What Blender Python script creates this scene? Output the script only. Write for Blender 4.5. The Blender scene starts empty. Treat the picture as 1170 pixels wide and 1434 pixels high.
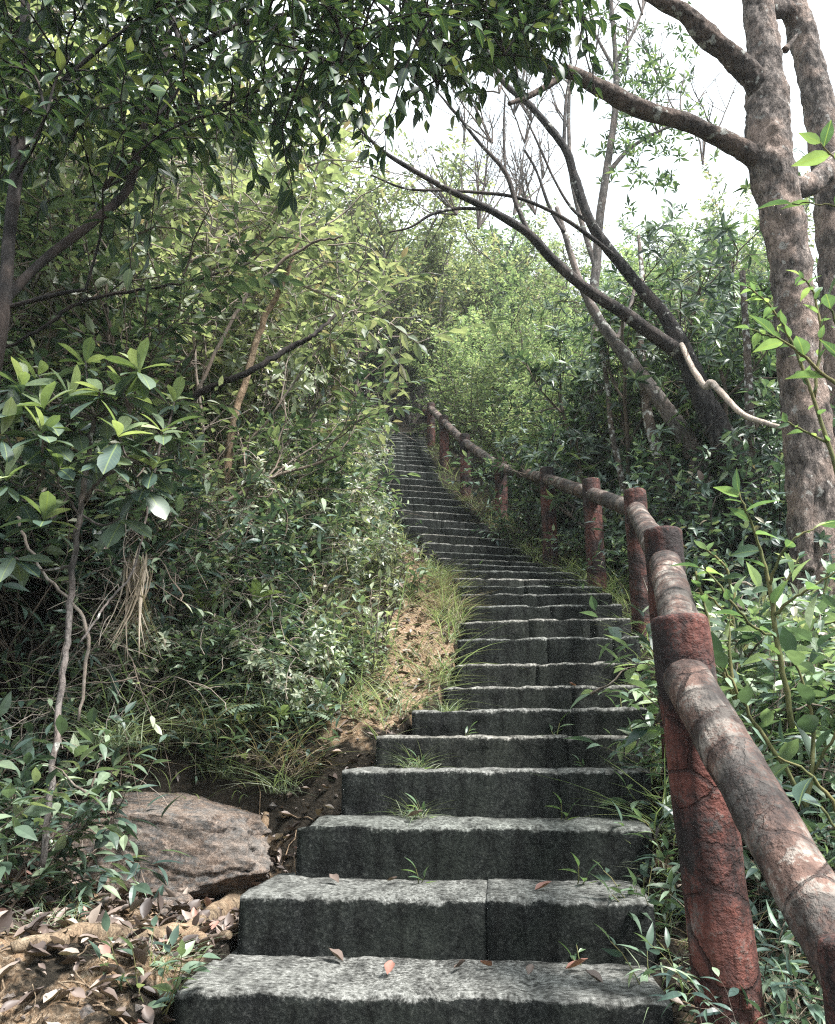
import bpy, bmesh, math, random
import numpy as np
from mathutils import Vector, Matrix, noise

R = math.radians
scene = bpy.context.scene
COL = scene.collection
rng = random.Random(7)
nrng = np.random.default_rng(11)

# ------------------------------------------------------------------ camera
F, CX, CY = 1170.0, 585.0, 717.0
PITCH = R(15.9)
EYE = 0.5
cam_d = bpy.data.cameras.new('camera')
cam = bpy.data.objects.new('camera', cam_d)
COL.objects.link(cam)
cam.location = (0, 0, EYE)
cam.rotation_euler = (R(90) + PITCH, 0, 0)
cam_d.sensor_fit = 'HORIZONTAL'
cam_d.sensor_width = 36
cam_d.lens = 36.0
cam_d.clip_start = 0.02
cam_d.clip_end = 600
scene.camera = cam
cp, sp = math.cos(PITCH), math.sin(PITCH)


def U(px, py, Y):
    """world point at horizontal depth Y seen at photograph position px, py"""
    u, v = (px - CX) / F, -(py - CY) / F
    d = (u, cp - v * sp, sp + v * cp)
    k = Y / d[1]
    return Vector((d[0] * k, Y, EYE + d[2] * k))


def tane(py):
    return math.tan(PITCH - math.atan((py - CY) / F))


# ------------------------------------------------------------------ tagging
def tag(o, label=None, cat=None, group=None, kind=None):
    if label: o['label'] = label
    if cat: o['category'] = cat
    if group: o['group'] = group
    if kind: o['kind'] = kind
    return o


def empty(name, loc=(0, 0, 0), rz=0.0, label=None, cat=None, group=None):
    o = bpy.data.objects.new(name, None)
    COL.objects.link(o)
    o.location = loc
    o.rotation_euler = (0, 0, rz)
    o.empty_display_size = 0.1
    return tag(o, label, cat, group)


def mesh_obj(name, verts, faces, mats, parent=None, smooth=True, midx=None, uv=None):
    me = bpy.data.meshes.new(name)
    me.from_pydata([tuple(v) for v in verts], [], faces)
    if not isinstance(mats, (list, tuple)): mats = [mats]
    for m in mats: me.materials.append(m)
    if midx is not None: me.polygons.foreach_set('material_index', midx)
    me.polygons.foreach_set('use_smooth', [smooth] * len(me.polygons))
    me.update()
    o = bpy.data.objects.new(name, me)
    COL.objects.link(o)
    if parent: o.parent = parent
    return o


def np_mesh(name, V, Fq, mat, parent=None, smooth=False, uv=None):
    """V (n,3) float, Fq (m,k) int: every face has k corners"""
    me = bpy.data.meshes.new(name)
    n, (m, k) = len(V), Fq.shape
    me.vertices.add(n)
    me.vertices.foreach_set('co', np.ascontiguousarray(V, dtype=np.float32).ravel())
    me.loops.add(m * k)
    me.loops.foreach_set('vertex_index', np.ascontiguousarray(Fq, dtype=np.int32).ravel())
    me.polygons.add(m)
    me.polygons.foreach_set('loop_start', np.arange(0, m * k, k, dtype=np.int32))
    me.polygons.foreach_set('use_smooth', np.full(m, smooth, dtype=bool))
    if uv is not None:
        l = me.uv_layers.new(name='uv')
        l.data.foreach_set('uv', np.ascontiguousarray(uv[Fq.ravel()], dtype=np.float32).ravel())
    me.update(calc_edges=True)
    me.validate()
    me.materials.append(mat)
    o = bpy.data.objects.new(name, me)
    COL.objects.link(o)
    if parent: o.parent = parent
    return o


def copy_tree(o, parent=None):
    c = o.copy()
    COL.objects.link(c)
    if parent: c.parent = parent
    for ch in list(o.children):
        copy_tree(ch, c)
    return c


# ------------------------------------------------------------------ materials
class NT:
    def __init__(self, name):
        self.m = bpy.data.materials.new(name)
        self.m.use_nodes = True
        self.t = self.m.node_tree
        self.t.nodes.clear()
        self.out = self.n('ShaderNodeOutputMaterial')

    def n(self, kind, **kw):
        nd = self.t.nodes.new(kind)
        for k, v in kw.items():
            if k.startswith('i_'):
                nd.inputs[k[2:].replace('_', ' ')].default_value = v
            else:
                setattr(nd, k, v)
        return nd

    def l(self, a, b):
        self.t.links.new(a, b)

    def coord(self, which='Object', scale=(1, 1, 1)):
        tc = self.n('ShaderNodeTexCoord')
        mp = self.n('ShaderNodeMapping')
        mp.inputs['Scale'].default_value = scale
        self.l(tc.outputs[which], mp.inputs['Vector'])
        return mp.outputs['Vector']

    def noise(self, vec, scale, detail=6, rough=0.6, dist=0.0):
        nd = self.n('ShaderNodeTexNoise')
        nd.inputs['Scale'].default_value = scale
        nd.inputs['Detail'].default_value = detail
        nd.inputs['Roughness'].default_value = rough
        nd.inputs['Distortion'].default_value = dist
        self.l(vec, nd.inputs['Vector'])
        return nd

    def ramp(self, fac, stops, interp='LINEAR'):
        nd = self.n('ShaderNodeValToRGB')
        cr = nd.color_ramp
        cr.interpolation = interp
        while len(cr.elements) < len(stops): cr.elements.new(0.5)
        for e, (p, c) in zip(cr.elements, stops):
            e.position = p
            if isinstance(c, (int, float)): c = (c, c, c)
            e.color = (*c, 1)
        self.l(fac, nd.inputs['Fac'])
        return nd.outputs['Color']

    def mix(self, fac, a, b, mode='MIX'):
        nd = self.n('ShaderNodeMix', data_type='RGBA', blend_type=mode)
        for s, v in ((nd.inputs[0], fac), (nd.inputs[6], a), (nd.inputs[7], b)):
            if isinstance(v, (int, float)):
                s.default_value = v
            elif isinstance(v, tuple):
                s.default_value = (*v, 1)
            else:
                self.l(v, s)
        return nd.outputs[2]

    def math(self, op, a, b=None):
        nd = self.n('ShaderNodeMath', operation=op)
        for s, v in ((nd.inputs[0], a), (nd.inputs[1], b)):
            if v is None: continue
            if isinstance(v, (int, float)): s.default_value = v
            else: self.l(v, s)
        return nd.outputs[0]

    def bump(self, height, strength=0.5, dist=0.01, prev=None):
        nd = self.n('ShaderNodeBump')
        nd.inputs['Strength'].default_value = strength
        nd.inputs['Distance'].default_value = dist
        self.l(height, nd.inputs['Height'])
        if prev is not None: self.l(prev, nd.inputs['Normal'])
        return nd.outputs['Normal']

    def bsdf(self, color, rough=0.8, normal=None, spec=0.3):
        nd = self.n('ShaderNodeBsdfPrincipled')
        if isinstance(color, tuple): nd.inputs['Base Color'].default_value = (*color, 1)
        else: self.l(color, nd.inputs['Base Color'])
        if isinstance(rough, (int, float)): nd.inputs['Roughness'].default_value = rough
        else: self.l(rough, nd.inputs['Roughness'])
        nd.inputs['Specular IOR Level'].default_value = spec
        if normal is not None: self.l(normal, nd.inputs['Normal'])
        return nd.outputs[0]

    def finish(self, sh):
        self.l(sh, self.out.inputs['Surface'])
        return self.m


def leaf_mat(name, stops, trans=0.32, rough=0.42, spec=0.45, vary=0.25, rib=0.0, cool=(0.86, 1.0, 1.04)):
    t = NT(name)
    geo = t.n('ShaderNodeNewGeometry')
    oi = t.n('ShaderNodeObjectInfo')
    col = t.ramp(geo.outputs['Random Per Island'], stops)
    hs = t.n('ShaderNodeHueSaturation')
    hs.inputs['Saturation'].default_value = 0.74
    t.l(col, hs.inputs['Color'])
    t.l(t.math('ADD', t.math('MULTIPLY', oi.outputs['Random'], 2 * vary), 1 - vary), hs.inputs['Value'])
    col = t.mix(1.0, hs.outputs['Color'], cool, 'MULTIPLY')
    nz = t.noise(t.coord('Object'), 28, 2)
    col = t.mix(1.0, col, t.ramp(nz.outputs['Fac'], [(0.3, 0.78), (0.7, 1.15)]), 'MULTIPLY')
    if rib > 0:
        uvn = t.n('ShaderNodeTexCoord')
        sx = t.n('ShaderNodeSeparateXYZ')
        t.l(uvn.outputs['UV'], sx.inputs[0])
        u = t.math('ABSOLUTE', t.math('SUBTRACT', sx.outputs['X'], 0.5))
        side = t.math('SINE', t.math('MULTIPLY', t.math('SUBTRACT', sx.outputs['Y'], t.math('MULTIPLY', u, 0.5)), 62.0))
        vein = t.math('MULTIPLY', t.math('GREATER_THAN', side, 0.9), 0.35)
        mid = t.math('LESS_THAN', u, 0.035)
        fac = t.math('MULTIPLY', t.math('MAXIMUM', mid, vein), rib)
        col = t.mix(fac, col, (0.25, 0.32, 0.10))
    p = t.bsdf(col, rough, None, spec)
    tr = t.n('ShaderNodeBsdfTranslucent')
    t.l(t.mix(1.0, col, (1.2, 1.25, 0.65), 'MULTIPLY'), tr.inputs['Color'])
    ms = t.n('ShaderNodeMixShader')
    ms.inputs[0].default_value = trans
    t.l(p, ms.inputs[1])
    t.l(tr.outputs[0], ms.inputs[2])
    return t.finish(ms.outputs[0])


def bark_mat(name, a, b, c, scale=9.0, bump=0.8, lichen=0.0, stretch=0.3, lich_col=(0.5, 0.5, 0.46)):
    t = NT(name)
    v = t.coord('Object', (1, 1, stretch))
    v1 = t.coord('Object')
    n1 = t.noise(v, scale * 3, 8, 0.7, 0.4)
    n2 = t.noise(v1, scale * 0.45, 4, 0.6)
    col = t.ramp(n1.outputs['Fac'], [(0.36, a), (0.52, b), (0.68, c)])
    col = t.mix(t.ramp(n2.outputs['Fac'], [(0.46, 0.0), (0.58, 0.8)]), col, t.mix(1.0, t.mix(0.55, col, c), (1.12, 1.0, 0.94), 'MULTIPLY'))
    vo = t.n('ShaderNodeTexVoronoi', feature='DISTANCE_TO_EDGE')
    vo.inputs['Scale'].default_value = scale * 3.4
    wv = t.mix(0.12, v, n1.outputs['Color'], 'ADD')
    t.l(wv, vo.inputs['Vector'])
    crack = t.ramp(vo.outputs['Distance'], [(0.0, 0.72), (0.06, 1.0)])
    col = t.mix(1.0, col, crack, 'MULTIPLY')
    if lichen > 0:
        n3 = t.noise(v1, scale * 1.6, 3, 0.5)
        col = t.mix(t.ramp(n3.outputs['Fac'], [(0.66 - lichen * 0.2, 0.0), (0.70 - lichen * 0.2, 0.9)]), col, lich_col)
    nrm = t.bump(crack, bump, 0.012)
    nrm = t.bump(n1.outputs['Fac'], bump, 0.045, nrm)
    return t.finish(t.bsdf(col, 0.9, nrm, 0.2))


M = {}
# leaves
M['canopy'] = leaf_mat('glossy_dark_leaf', [(0, (0.014, 0.034, 0.022)), (0.5, (0.026, 0.058, 0.03)), (0.85, (0.055, 0.10, 0.036)), (0.97, (0.17, 0.17, 0.04))], 0.28, 0.46, 0.35, 0.1, 0.4)
M['olive'] = leaf_mat('olive_leaf', [(0, (0.06, 0.09, 0.05)), (0.3, (0.16, 0.19, 0.10)), (0.65, (0.33, 0.345, 0.17)), (0.92, (0.48, 0.46, 0.25)), (1, (0.36, 0.21, 0.13))], 0.36, 0.4, 0.6, 0.2, cool=(0.90, 1.0, 1.10))
M['mid'] = leaf_mat('mid_green_leaf', [(0, (0.035, 0.07, 0.048)), (0.45, (0.12, 0.175, 0.095)), (0.8, (0.26, 0.32, 0.155)), (1, (0.42, 0.43, 0.21))], 0.34, 0.42, 0.5, 0.25)
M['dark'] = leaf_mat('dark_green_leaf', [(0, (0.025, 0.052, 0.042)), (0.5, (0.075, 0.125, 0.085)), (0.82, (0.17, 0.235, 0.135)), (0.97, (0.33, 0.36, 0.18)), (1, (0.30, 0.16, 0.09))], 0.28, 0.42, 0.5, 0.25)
M['laurel'] = leaf_mat('laurel_leaf', [(0, (0.03, 0.065, 0.045)), (0.4, (0.085, 0.14, 0.075)), (0.8, (0.19, 0.26, 0.11)), (1, (0.36, 0.40, 0.16))], 0.36, 0.36, 0.6, 0.2)
M['sunny'] = leaf_mat('yellow_green_leaf', [(0, (0.11, 0.155, 0.08)), (0.4, (0.23, 0.29, 0.13)), (0.8, (0.38, 0.43, 0.19)), (0.95, (0.52, 0.46, 0.25))], 0.38, 0.5, 0.35, 0.22, cool=(0.87, 1.0, 1.12))
M['bright'] = leaf_mat('bright_young_leaf', [(0, (0.06, 0.12, 0.06)), (0.5, (0.15, 0.24, 0.09)), (0.85, (0.30, 0.38, 0.11)), (1, (0.46, 0.47, 0.15))], 0.42, 0.36, 0.6, 0.12, 0.5)
M['rosette_young'] = leaf_mat('pale_rosette_leaf', [(0, (0.13, 0.18, 0.07)), (0.45, (0.27, 0.32, 0.11)), (1, (0.50, 0.49, 0.18))], 0.36, 0.46, 0.45, 0.06, 0.5)
M['rosette_old'] = leaf_mat('blue_green_broad_leaf', [(0, (0.045, 0.08, 0.062)), (0.6, (0.08, 0.125, 0.088)), (1, (0.15, 0.19, 0.10))], 0.2, 0.38, 0.55, 0.08, 0.5)
M['fern'] = leaf_mat('fern_leaf', [(0, (0.10, 0.14, 0.08)), (1, (0.24, 0.28, 0.15))], 0.35, 0.5, 0.3, 0.15)
M['grass'] = leaf_mat('grass_blade', [(0, (0.12, 0.16, 0.07)), (0.45, (0.22, 0.26, 0.11)), (0.75, (0.38, 0.37, 0.19)), (1, (0.52, 0.46, 0.30))], 0.35, 0.5, 0.3, 0.12)
M['straw'] = leaf_mat('dry_straw', [(0, (0.13, 0.095, 0.06)), (0.6, (0.30, 0.23, 0.15)), (1, (0.48, 0.40, 0.29))], 0.2, 0.6, 0.2, 0.1, cool=(1.0, 1.0, 1.0))
M['litter'] = leaf_mat('dead_leaf', [(0, (0.04, 0.028, 0.024)), (0.4, (0.085, 0.055, 0.042)), (0.75, (0.18, 0.12, 0.09)), (0.93, (0.36, 0.28, 0.22)), (1, (0.28, 0.10, 0.06))], 0.06, 0.5, 0.4, 0.05, cool=(1.0, 1.0, 1.0))
M['red_leaf'] = leaf_mat('russet_leaf', [(0, (0.17, 0.05, 0.03)), (1, (0.32, 0.11, 0.06))], 0.15, 0.5, 0.3, 0.1, cool=(1.0, 1.0, 1.0))
# stems
M['twig'] = bark_mat('grey_brown_twig', (0.06, 0.05, 0.042), (0.13, 0.11, 0.09), (0.24, 0.21, 0.18), 14, 0.4)
M['pale_twig'] = bark_mat('pale_grey_twig', (0.14, 0.12, 0.10), (0.25, 0.22, 0.19), (0.38, 0.35, 0.31), 14, 0.4)
M['black_twig'] = bark_mat('dark_wet_bark', (0.014, 0.013, 0.013), (0.03, 0.027, 0.026), (0.07, 0.06, 0.055), 12, 0.5)
M['green_stem'] = bark_mat('green_stem', (0.06, 0.07, 0.03), (0.11, 0.12, 0.05), (0.18, 0.17, 0.08), 20, 0.2)
M['bark_big'] = bark_mat('rough_grey_brown_bark', (0.040, 0.034, 0.031), (0.17, 0.142, 0.127), (0.44, 0.37, 0.325), 10, 1.0, 0.10, 0.4, (0.42, 0.40, 0.37))
M['bark_limb'] = bark_mat('dark_brown_limb_bark', (0.035, 0.028, 0.025), (0.095, 0.075, 0.065), (0.22, 0.18, 0.155), 9, 1.0, 0.15, 0.5)
M['bark_dark'] = bark_mat('dark_grey_bark', (0.022, 0.021, 0.022), (0.05, 0.047, 0.046), (0.13, 0.12, 0.115), 9, 0.8, 0.1, 0.35)
M['bark_grey'] = bark_mat('grey_bark', (0.07, 0.063, 0.06), (0.15, 0.135, 0.125), (0.28, 0.255, 0.24), 10, 0.6, 0.15, 0.35)
M['bark_lichen'] = bark_mat('lichen_spotted_bark', (0.05, 0.045, 0.04), (0.12, 0.10, 0.085), (0.22, 0.19, 0.16), 12, 0.6, 0.6, 0.5, (0.58, 0.58, 0.55))
M['white_wood'] = bark_mat('bleached_wood', (0.22, 0.18, 0.15), (0.42, 0.36, 0.31), (0.6, 0.54, 0.48), 12, 0.5)
M['root'] = bark_mat('root_bark', (0.09, 0.065, 0.045), (0.20, 0.15, 0.10), (0.34, 0.27, 0.19), 10, 0.6, 0.0, 0.6)


def stone_mat():
    t = NT('mossy_stone')
    v = t.coord('Object')
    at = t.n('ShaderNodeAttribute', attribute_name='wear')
    fine = t.noise(v, 95, 6, 0.85)
    med = t.noise(v, 26, 6, 0.7)
    big = t.noise(v, 4.5, 4, 0.6)
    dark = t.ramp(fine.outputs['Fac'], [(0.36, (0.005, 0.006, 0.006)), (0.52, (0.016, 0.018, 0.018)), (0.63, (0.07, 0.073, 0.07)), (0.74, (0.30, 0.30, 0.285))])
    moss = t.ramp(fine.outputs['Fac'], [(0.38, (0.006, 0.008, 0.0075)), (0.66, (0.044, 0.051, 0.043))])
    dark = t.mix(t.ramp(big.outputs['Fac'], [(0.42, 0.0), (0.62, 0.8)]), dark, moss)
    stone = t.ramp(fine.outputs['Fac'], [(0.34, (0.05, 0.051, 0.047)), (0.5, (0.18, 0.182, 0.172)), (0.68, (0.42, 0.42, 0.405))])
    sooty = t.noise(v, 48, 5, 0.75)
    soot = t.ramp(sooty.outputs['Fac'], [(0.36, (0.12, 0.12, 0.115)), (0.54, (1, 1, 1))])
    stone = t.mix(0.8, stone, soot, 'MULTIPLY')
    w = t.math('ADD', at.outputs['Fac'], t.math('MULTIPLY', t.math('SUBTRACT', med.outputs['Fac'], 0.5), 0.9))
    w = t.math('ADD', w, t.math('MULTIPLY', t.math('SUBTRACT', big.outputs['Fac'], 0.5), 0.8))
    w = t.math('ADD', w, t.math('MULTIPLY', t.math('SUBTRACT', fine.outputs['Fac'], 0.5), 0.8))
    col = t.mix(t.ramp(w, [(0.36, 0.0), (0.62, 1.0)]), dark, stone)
    oi = t.n('ShaderNodeObjectInfo')
    tint = t.ramp(oi.outputs['Random'], [(0, (0.72, 0.76, 0.72)), (0.5, (1.0, 1.0, 0.98)), (1, (1.25, 1.2, 1.12))])
    col = t.mix(1.0, col, tint, 'MULTIPLY')
    drip = t.noise(t.coord('Object', (1, 0.3, 0.16)), 16, 4, 0.65)
    col = t.mix(1.0, col, t.ramp(drip.outputs['Fac'], [(0.38, 0.45), (0.55, 1.1)]), 'MULTIPLY')
    nrm = t.bump(fine.outputs['Fac'], 0.9, 0.008)
    nrm = t.bump(med.outputs['Fac'], 0.6, 0.02, nrm)
    return t.finish(t.bsdf(col, 0.92, nrm, 0.15))


def paint_mat(name, paint_a, paint_b, bare_a, bare_b, bare_amt, cell, ring=0.0, black=0.5):
    """faux-log concrete: paint worn through to bare cement, black mould, moulded bark cracks"""
    t = NT(name)
    oi = t.n('ShaderNodeObjectInfo')
    va = t.n('ShaderNodeVectorMath', operation='ADD')
    t.l(t.coord('Object'), va.inputs[0])
    t.l(t.math('MULTIPLY', oi.outputs['Random'], 37.0), va.inputs[1])
    v = va.outputs[0]
    n_f = t.noise(v, 120, 4, 0.7)
    n_m = t.noise(v, 14, 6, 0.65)
    n_b = t.noise(v, 5, 3, 0.6)
    pc = t.ramp(n_m.outputs['Fac'], [(0.35, paint_a), (0.65, paint_b)])
    bc = t.ramp(n_f.outputs['Fac'], [(0.3, bare_a), (0.65, bare_b)])
    mk = t.math('ADD', n_m.outputs['Fac'], t.math('MULTIPLY', t.math('SUBTRACT', n_f.outputs['Fac'], 0.5), 0.45))
    c = bare_amt
    col = t.mix(t.ramp(mk, [(0.62 - 0.3 * c, 0.0), (0.72 - 0.3 * c, 1.0)]), pc, bc)
    vo = t.n('ShaderNodeTexVoronoi', feature='DISTANCE_TO_EDGE')
    vo.inputs['Scale'].default_value = 1.0
    mp = t.n('ShaderNodeMapping')
    mp.inputs['Scale'].default_value = cell
    t.l(t.mix(0.035, v, n_m.outputs['Color'], 'ADD'), mp.inputs['Vector'])
    t.l(mp.outputs['Vector'], vo.inputs['Vector'])
    crack = t.ramp(vo.outputs['Distance'], [(0.0, 0.0), (0.012, 0.2), (0.035, 1.0)])
    if ring > 0:
        wv = t.n('ShaderNodeTexWave', wave_type='BANDS', bands_direction='Z', wave_profile='SIN')
        wv.inputs['Scale'].default_value = ring
        wv.inputs['Distortion'].default_value = 2.6
        wv.inputs['Detail'].default_value = 2
        wv.inputs['Detail Scale'].default_value = 2.2
        t.l(v, wv.inputs['Vector'])
        crack = t.math('MULTIPLY', crack, t.ramp(wv.outputs['Fac'], [(0.0, 0.15), (0.05, 0.55), (0.12, 1.0)]))
    crack = t.math('MAXIMUM', crack, t.ramp(n_b.outputs['Fac'], [(0.42, 0.25), (0.60, 0.9)]))
    mould = t.ramp(t.math('ADD', n_b.outputs['Fac'], t.math('MULTIPLY', t.math('SUBTRACT', n_f.outputs['Fac'], 0.5), 0.5)), [(0.40, 0.0), (0.60, black)])
    col = t.mix(mould, col, (0.022, 0.02, 0.02))
    col = t.mix(t.math('MULTIPLY', t.math('SUBTRACT', 1.0, crack), 0.85), col, (0.016, 0.013, 0.013))
    streak = t.noise(t.coord('Object', (1, 1, 0.12)), 38, 5, 0.7)
    col = t.mix(1.0, col, t.ramp(streak.outputs['Fac'], [(0.36, 0.38), (0.58, 1.0)]), 'MULTIPLY')
    nrm = t.bump(crack, 1.0, 0.012)
    nrm = t.bump(n_f.outputs['Fac'], 0.5, 0.006, nrm)
    nrm = t.bump(n_m.outputs['Fac'], 0.8, 0.03, nrm)
    return t.finish(t.bsdf(col, 0.8, nrm, 0.3))


def soil_mat():
    t = NT('soil')
    v = t.coord('Object')
    f = t.noise(v, 60, 8, 0.75)
    m = t.noise(v, 6, 6, 0.65)
    b = t.noise(v, 1.3, 4, 0.6)
    humus = t.ramp(f.outputs['Fac'], [(0.3, (0.012, 0.011, 0.009)), (0.55, (0.035, 0.03, 0.023)), (0.75, (0.09, 0.07, 0.05))])
    sand = t.ramp(f.outputs['Fac'], [(0.3, (0.13, 0.075, 0.042)), (0.48, (0.31, 0.21, 0.13)), (0.68, (0.55, 0.45, 0.34))])
    at = t.n('ShaderNodeAttribute', attribute_name='bare')
    k = t.math('ADD', at.outputs['Fac'], t.math('MULTIPLY', t.math('SUBTRACT', m.outputs['Fac'], 0.5), 1.5))
    col = t.mix(t.ramp(k, [(0.4, 0.0), (0.62, 1.0)]), humus, sand)
    nrm = t.bump(f.outputs['Fac'], 1.0, 0.035)
    nrm = t.bump(m.outputs['Fac'], 1.0, 0.10, nrm)
    return t.finish(t.bsdf(col, 0.95, nrm, 0.1))


def rock_mat():
    t = NT('weathered_rock')
    v = t.coord('Object')
    vs = t.coord('Object', (1, 1, 1.7))
    f = t.noise(v, 75, 6, 0.75)
    s = t.noise(vs, 17, 10, 0.82, 0.1)
    b = t.noise(v, 3.2, 4, 0.6)
    c1 = t.ramp(f.outputs['Fac'], [(0.3, (0.07, 0.05, 0.04)), (0.5, (0.25, 0.185, 0.145)), (0.7, (0.50, 0.41, 0.345))])
    c2 = t.ramp(f.outputs['Fac'], [(0.3, (0.03, 0.03, 0.03)), (0.55, (0.15, 0.145, 0.14)), (0.8, (0.38, 0.37, 0.35))])
    col = t.mix(t.ramp(s.outputs['Fac'], [(0.42, 1.0), (0.56, 0.0)]), c1, c2)
    col = t.mix(t.ramp(b.outputs['Fac'], [(0.55, 0.0), (0.72, 0.6)]), col, (0.34, 0.31, 0.28))
    nrm = t.bump(s.outputs['Fac'], 1.0, 0.04)
    nrm = t.bump(f.outputs['Fac'], 0.7, 0.01, nrm)
    return t.finish(t.bsdf(col, 0.85, nrm, 0.25))


M['stone'] = stone_mat()
M['post'] = paint_mat('red_brown_painted_cement', (0.085, 0.031, 0.025), (0.19, 0.068, 0.051), (0.07, 0.052, 0.047), (0.22, 0.165, 0.145), 0.2, (6.5, 6.5, 8.5), 0, 0.93)
M['rail'] = paint_mat('worn_painted_cement', (0.11, 0.066, 0.052), (0.22, 0.135, 0.105), (0.10, 0.086, 0.076), (0.38, 0.33, 0.285), 0.5, (5.0, 5.0, 11.0), 1.3, 0.85)
M['soil'] = soil_mat()
M['rock'] = rock_mat()

# ------------------------------------------------------------------ path layout (front edge of each step, read off the photograph)
#        left px, right px, edge px
EDGE = [(258, 915, 1388), (345, 893, 1257), (425, 892, 1155), (487, 893, 1078), (535, 894, 1030), (585, 893, 992), (630, 891, 961),
        (645, 890, 928), (648, 884, 892), (652, 873, 867), (655, 862, 847), (652, 850, 831), (648, 838, 820), (640, 822, 810),
        (632, 806, 799), (626, 787, 791), (618, 764, 784), (611, 745, 775), (597, 729, 763), (590, 717, 751), (577, 701, 740),
        (566, 684, 728), (556, 671, 717), (545, 658, 706), (536, 645, 696), (533, 635, 687), (530, 626, 679), (527, 618, 670),
        (526, 612, 659), (526, 609, 650), (527, 606, 643), (528, 603, 638), (529, 601, 633), (529, 599, 628), (530, 597, 623),
        (530, 596, 618), (531, 595, 614), (531, 594, 611), (532, 593, 608), (532, 592, 605)]
NS = len(EDGE)
HEAD = np.interp(np.arange(NS), [0, 2, 8, 10, 12, 15, 18, 26, 39], [4, 7, 10, 6, -1, -10, -15, -13, -6])
STEP = []
for k, (xl, xr, y) in enumerate(EDGE):
    Y = 2.0 + 0.3 * k
    h = EYE + Y * tane(y)
    zc = Y * cp + (h - EYE) * sp
    x0, x1 = (xl - CX) / F * zc, (xr - CX) / F * zc
    STEP.append(dict(Y=Y, h=h, cx=(x0 + x1) / 2, w=(x1 - x0), a=R(HEAD[k])))
# smooth heights a little so that risers stay believable
H = np.array([s['h'] for s in STEP])
H[0] = 0.0
for k in range(1, NS):
    H[k] = max(H[k], H[k - 1] + 0.075)
for k in range(NS): STEP[k]['h'] = float(H[k])
PY = np.array([-8.0] + [s['Y'] + 0.15 for s in STEP] + [18.0, 24.0, 34.0, 60.0, 120.0])
PH = np.array([-4.2] + [s['h'] for s in STEP] + [H[-1] + 2.1, H[-1] + 6.2, H[-1] + 12.5, H[-1] + 22, H[-1] + 26])
PC = np.array([-0.6] + [s['cx'] for s in STEP] + [-1.6, -2.6, -3.0, -3.0, -3.0])
PW = np.array([0.55] + [s['w'] / 2 for s in STEP] + [0.4, 0.0, 0, 0, 0])
PW[1:8] = np.maximum(PW[1:8], 0.48)


def sstep(a, b, x):
    t = np.clip((x - a) / (b - a), 0, 1)
    return t * t * (3 - 2 * t)


def vnoise(x, y, s, seed=0.0):
    """cheap smooth pseudo noise, vectorised"""
    return (np.sin(x * s * 1.3 + y * s * 0.7 + seed) + np.sin(-x * s * 0.6 + y * s * 1.7 + 1.3 + seed * 2) + np.sin(x * s * 2.3 - y * s * 1.1 + 4.1 + seed) * 0.6
            + np.sin(x * s * 3.1 + y * s * 3.7 + 2.2) * 0.4) / 3.0


def ground(x, y):
    x, y = np.asarray(x, float), np.asarray(y, float)
    h = np.interp(y, PY, PH)
    c = np.interp(y, PY, PC)
    w = np.interp(y, PY, PW)
    u = x - c
    dl = np.maximum(0, -u - w)
    dr = np.maximum(0, u - w)
    nearw = sstep(5.2, 3.4, y)
    left = -0.06 + 0.22 * sstep(0, 0.5, dl) * (1 - nearw) + 0.55 * np.maximum(0, dl - 0.45 - 0.35 * nearw) * (1 - 0.5 * sstep(4, 9, dl))
    # low pocket of bare earth beside the bottom steps
    pocket = sstep(3.55, 3.1, y + 0.12 * x) * sstep(0.0, 0.12, dl) * sstep(2.6, 1.5, dl)
    left = left * (1 - pocket) + pocket * (0.02 - 0.55 * np.maximum(0, y - 2.1) + 0.10 * dl)
    right = -0.05 - 0.10 * sstep(0.2, 0.6, dr) - 0.16 * np.maximum(0, dr - 0.45) + 0.11 * np.maximum(0, dr - 2.6)
    side = np.where(u < 0, left, right)
    far = sstep(14.2, 18, y)
    side = side * (1 - far) + far * (0.03 * np.abs(x))
    rough = 0.035 * vnoise(x, y, 3.1) + 0.015 * vnoise(x, y, 11.0, 2) + 0.25 * vnoise(x, y, 0.45, 1) * sstep(1, 4, np.maximum(dl, dr))
    inside = (np.abs(u) < w + 0.02) & (y < 14.1)
    return h + np.where(inside, -0.24, side + rough * sstep(0, 0.15, np.maximum(dl, dr) + far))


def gz(x, y): return float(ground(x, y))


def hit(px, py, y0=2.0, y1=14.0):
    """where the sight line of a photograph pixel meets the ground"""
    Y = y0
    while Y < y1:
        p = U(px, py, Y)
        if p.z <= gz(p.x, Y): return p
        Y += .03
    return p


def axis(segs):
    out = []
    for a, b, st in segs:
        out += list(np.arange(a, b, st))
    return np.array(out + [segs[-1][1]])


gx = axis([(-60, -12, 4), (-12, -4, 0.5), (-4, -2.2, 0.15), (-2.2, 2.6, 0.045), (2.6, 5, 0.2), (5, 12, 0.6), (12, 60, 4)])
gy = axis([(-8, 0.5, 0.5), (0.5, 7.5, 0.05), (7.5, 15, 0.1), (15, 30, 0.6), (30, 110, 4)])
GX, GY = np.meshgrid(gx, gy)
GZ = ground(GX, GY)
GZ = GZ + np.where((GY > 1.2) & (GY < 7.6) & (np.abs(GX) < 2.4), nrng.normal(0, .010, GZ.shape), 0)
nx, ny = len(gx), len(gy)
V = np.stack([GX.ravel(), GY.ravel(), GZ.ravel()], 1)
ii = (np.arange(ny - 1)[:, None] * nx + np.arange(nx - 1)[None]).ravel()
Fq = np.stack([ii, ii + 1, ii + nx + 1, ii + nx], 1)
g = np_mesh('ground', V, Fq, M['soil'], None, True)
tag(g, kind='structure')
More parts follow.
